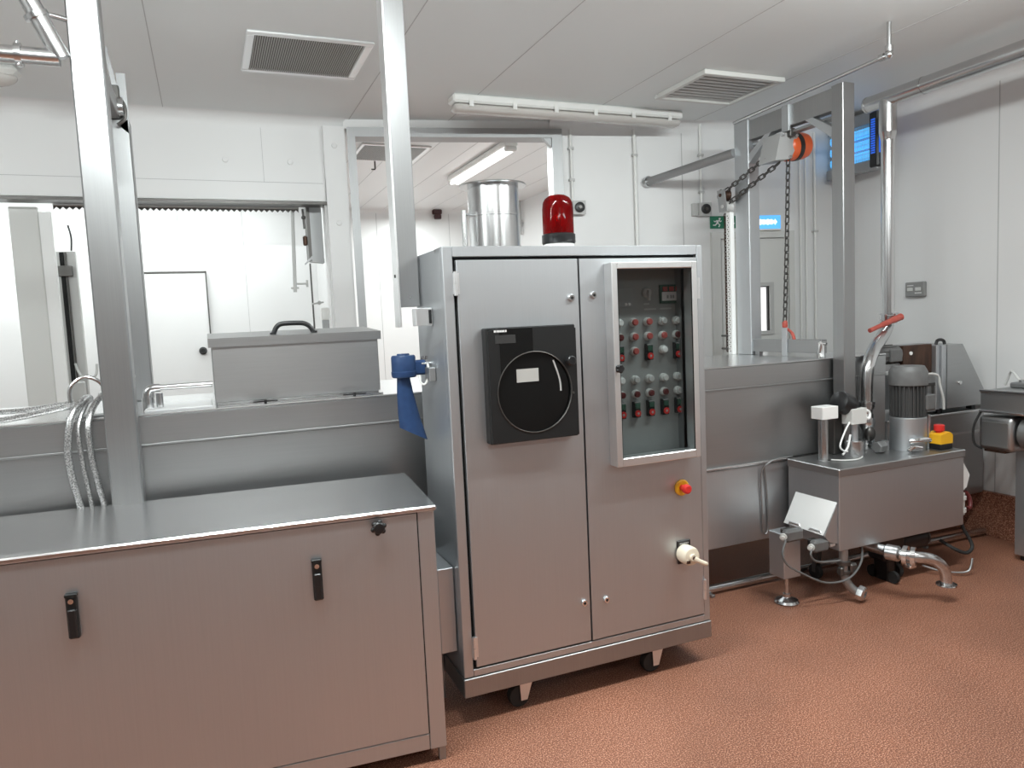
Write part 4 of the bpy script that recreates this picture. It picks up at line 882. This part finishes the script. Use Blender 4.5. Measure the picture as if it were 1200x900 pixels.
t = thing('stop_button_box', 'yellow emergency stop box with red button on the tank lid', 'button', (3.915, 2.95, KZ))
B(3.865, 3.965, 2.90, 3.0, KZ+.001, .768, .004).build('base', 'black', t)
MB().prism([(3.865, 2.90, .768), (3.965, 2.90, .768), (3.965, 2.90, .818), (3.94, 2.90, .835), (3.865, 2.90, .822)], (0, .10, 0)).build('casing', 'yellow', t)
MB().lathe([(.018, 0), (.018, .012), (.029, .016), (.029, .045), (.024, .050)], (3.915, 2.95, .825), n=24).build('mushroom_button', 'red', t)

# ------------------------------------------------------------------ wedge-shaped machine on the trough end
t = thing('wedge_machine', 'wedge-shaped stainless drive housing with motor on the trough end', 'machine', (4.4, 3.4, .87))
MB().prism([(4.385, 3.25, .90), (4.73, 3.25, .90), (4.735, 3.25, 1.003), (4.527, 3.25, 1.312), (4.385, 3.25, 1.312)], (0, .32, 0)).build('housing', 'steel_tank', t)
c = B(4.345, 4.384, 3.255, 3.57, .90, 1.312, .003).box(4.31, 4.344, 3.27, 3.57, .895, 1.312, .003); c.build('side_flange', 'steel', t)
B(4.05, 4.309, 3.30, 3.34, 1.125, 1.322, .003).build('brown_plate', 'brown', t)
B(4.16, 4.309, 3.27, 3.56, .885, 1.12, .003).build('lower_box', 'steel_tank', t)
c = B(4.17, 4.29, 3.262, 3.272, 1.055, 1.075).box(4.268, 4.284, 3.262, 3.272, .98, 1.06); c.build('slot', 'dark_steel', t)
MB().lathe([(.012, 0), (.012, -.006), (.005, -.006)], (4.115, 3.30, 1.272), 'Y', 16).build('eyelet', 'bright', t)
c = MB().lathe([(.03, 0), (.055, .008), (.058, .02), (.058, .20), (.05, .21)], (3.85, 3.36, 1.270), 'X', 24)
for k in range(12):
    a = 2*PI*k/12+.1; p = Vector((3.89, 3.36+math.cos(a)*.056, 1.27+math.sin(a)*.056)); d_ = Vector((0, math.cos(a), math.sin(a)))*.008; n_ = Vector((0, -math.sin(a), math.cos(a)))*.003
    c.prism([p-n_, p+n_, p+n_+d_, p-n_+d_], (.13, 0, 0))
c.build('motor', 'midgrey', t)
B(3.93, 4.03, 3.285, 3.31, 1.225, 1.305, .006).build('motor_terminal_box', 'midgrey', t)
c = B(3.85, 4.05, 3.32, 3.40, 1.17, 1.215, .004).cyl((3.76, 3.36, 1.215), (3.86, 3.36, 1.215), .010); c.build('motor_foot', 'steel_dull', t)
MB().tube([(4.345, 3.30, 1.315), (4.355, 3.30, 1.338), (4.385, 3.30, 1.345), (4.415, 3.30, 1.336), (4.425, 3.30, 1.315)], .010, 10).build('handle', 'black', t)
MB().lathe([(.013, 0), (.013, -.01)], (4.50, 3.25, 1.06), 'Y', 16).build('lock', 'chrome', t)
MB().tube([(4.12, 3.26, 1.132), (4.24, 3.245, 1.135), (4.29, 3.24, 1.115), (4.305, 3.24, 1.06), (4.33, 3.235, .97), (4.335, 3.235, .90)], .008, 10).build('cable', 'lightgrey', t)
for x, y in ((4.36, 3.3), (4.36, 3.54), (4.68, 3.3), (4.68, 3.54)): B(x-.02, x+.02, y-.02, y+.02, .868, .90, .002).build('foot', 'black', t)

# ------------------------------------------------------------------ conveyor along the right wall
t = thing('side_conveyor', 'stainless conveyor with drive motor beside the right wall', 'conveyor', (4.5, 2.4, 0))
B(4.305, 4.74, 1.2, 2.975, .925, 1.04, .004).build('bed', 'steel_tank', t)
c = B(4.29, 4.32, 1.2, 2.975, 1.035, 1.052, .004).box(4.29, 4.318, 1.2, 2.975, .912, .928, .004).box(4.70, 4.745, 1.2, 2.975, 1.035, 1.06, .003); c.build('side_rail', 'pipe', t)
c = B(4.32, 4.70, 1.3, 2.96, 1.041, 1.046); c.build('belt', 'steel_dull', t)
c = B(4.30, 4.50, 2.775, 2.985, .685, .895, .028, 3); mb = c.build('motor_box', 'steel_h', t)
B(4.297, 4.301, 2.80, 2.96, .71, .86, .002).build('cover_plate', 'steel_tank', mb)
c = B(4.32, 4.42, 2.83, 2.96, .672, .69, .004); c.build('drain_gasket', 'brown', mb)
MB().lathe([(.09, 0), (.10, .01), (.10, .05), (.085, .06)], (4.40, 2.76, .80), (0, -1, 0), 28).build('drum_flange', 'steel_dull', t)
c = MB().lathe([(.09, .06), (.09, .20), (.08, .21)], (4.40, 2.76, .80), (0, -1, 0), 28)
for k in range(5): c.lathe([(.092, .07+k*.026), (.097, .075+k*.026), (.097, .083+k*.026), (.092, .088+k*.026)], (4.40, 2.76, .80), (0, -1, 0), 28)
c.build('drum_motor', 'black', t)
B(4.445, 4.60, 2.72, 2.85, .035, .91, .004).build('leg', 'steel', t)
B(4.47, 4.58, 2.74, 2.83, 0, .036, .003).build('leg_foot', 'black', t)
B(4.445, 4.60, 1.4, 1.53, 0, .91, .004).build('leg', 'steel', t)
c = MB().tube([(4.31, 2.97, .92), (4.285, 3.0, .82), (4.29, 3.0, .72), (4.32, 2.97, .685)], .007, 8); c.build('cable', 'rubber', t)
t = thing('hose_loop', 'thin grey hose arching over the conveyor to a small coupling', 'hose', (4.55, 2.95, 1.05))
MB().tube([(4.60, 3.02, 1.05), (4.60, 3.0, 1.10), (4.58, 2.97, 1.14), (4.56, 2.93, 1.12), (4.55, 2.88, 1.06)], .007, 8).build('hose', 'lightgrey', t)
c = B(4.50, 4.60, 2.83, 2.93, 1.047, 1.08, .008).cyl((4.55, 2.88, 1.08), (4.55, 2.88, 1.095), .02); c.build('coupling', 'steel_dull', t)
t = thing('floor_pipe', 'grey steel pipe running along the floor under the machines', 'pipe', (4.0, 3.27, 0))
MB().cyl((2.2, 3.29, .035), (4.74, 3.245, .035), .022, n=16).build('pipe', 'cast', t)
for x in (2.5, 4.2): B(x-.012, x+.012, 3.24, 3.31, 0, .016, .002).build('support', 'steel_dull', t)
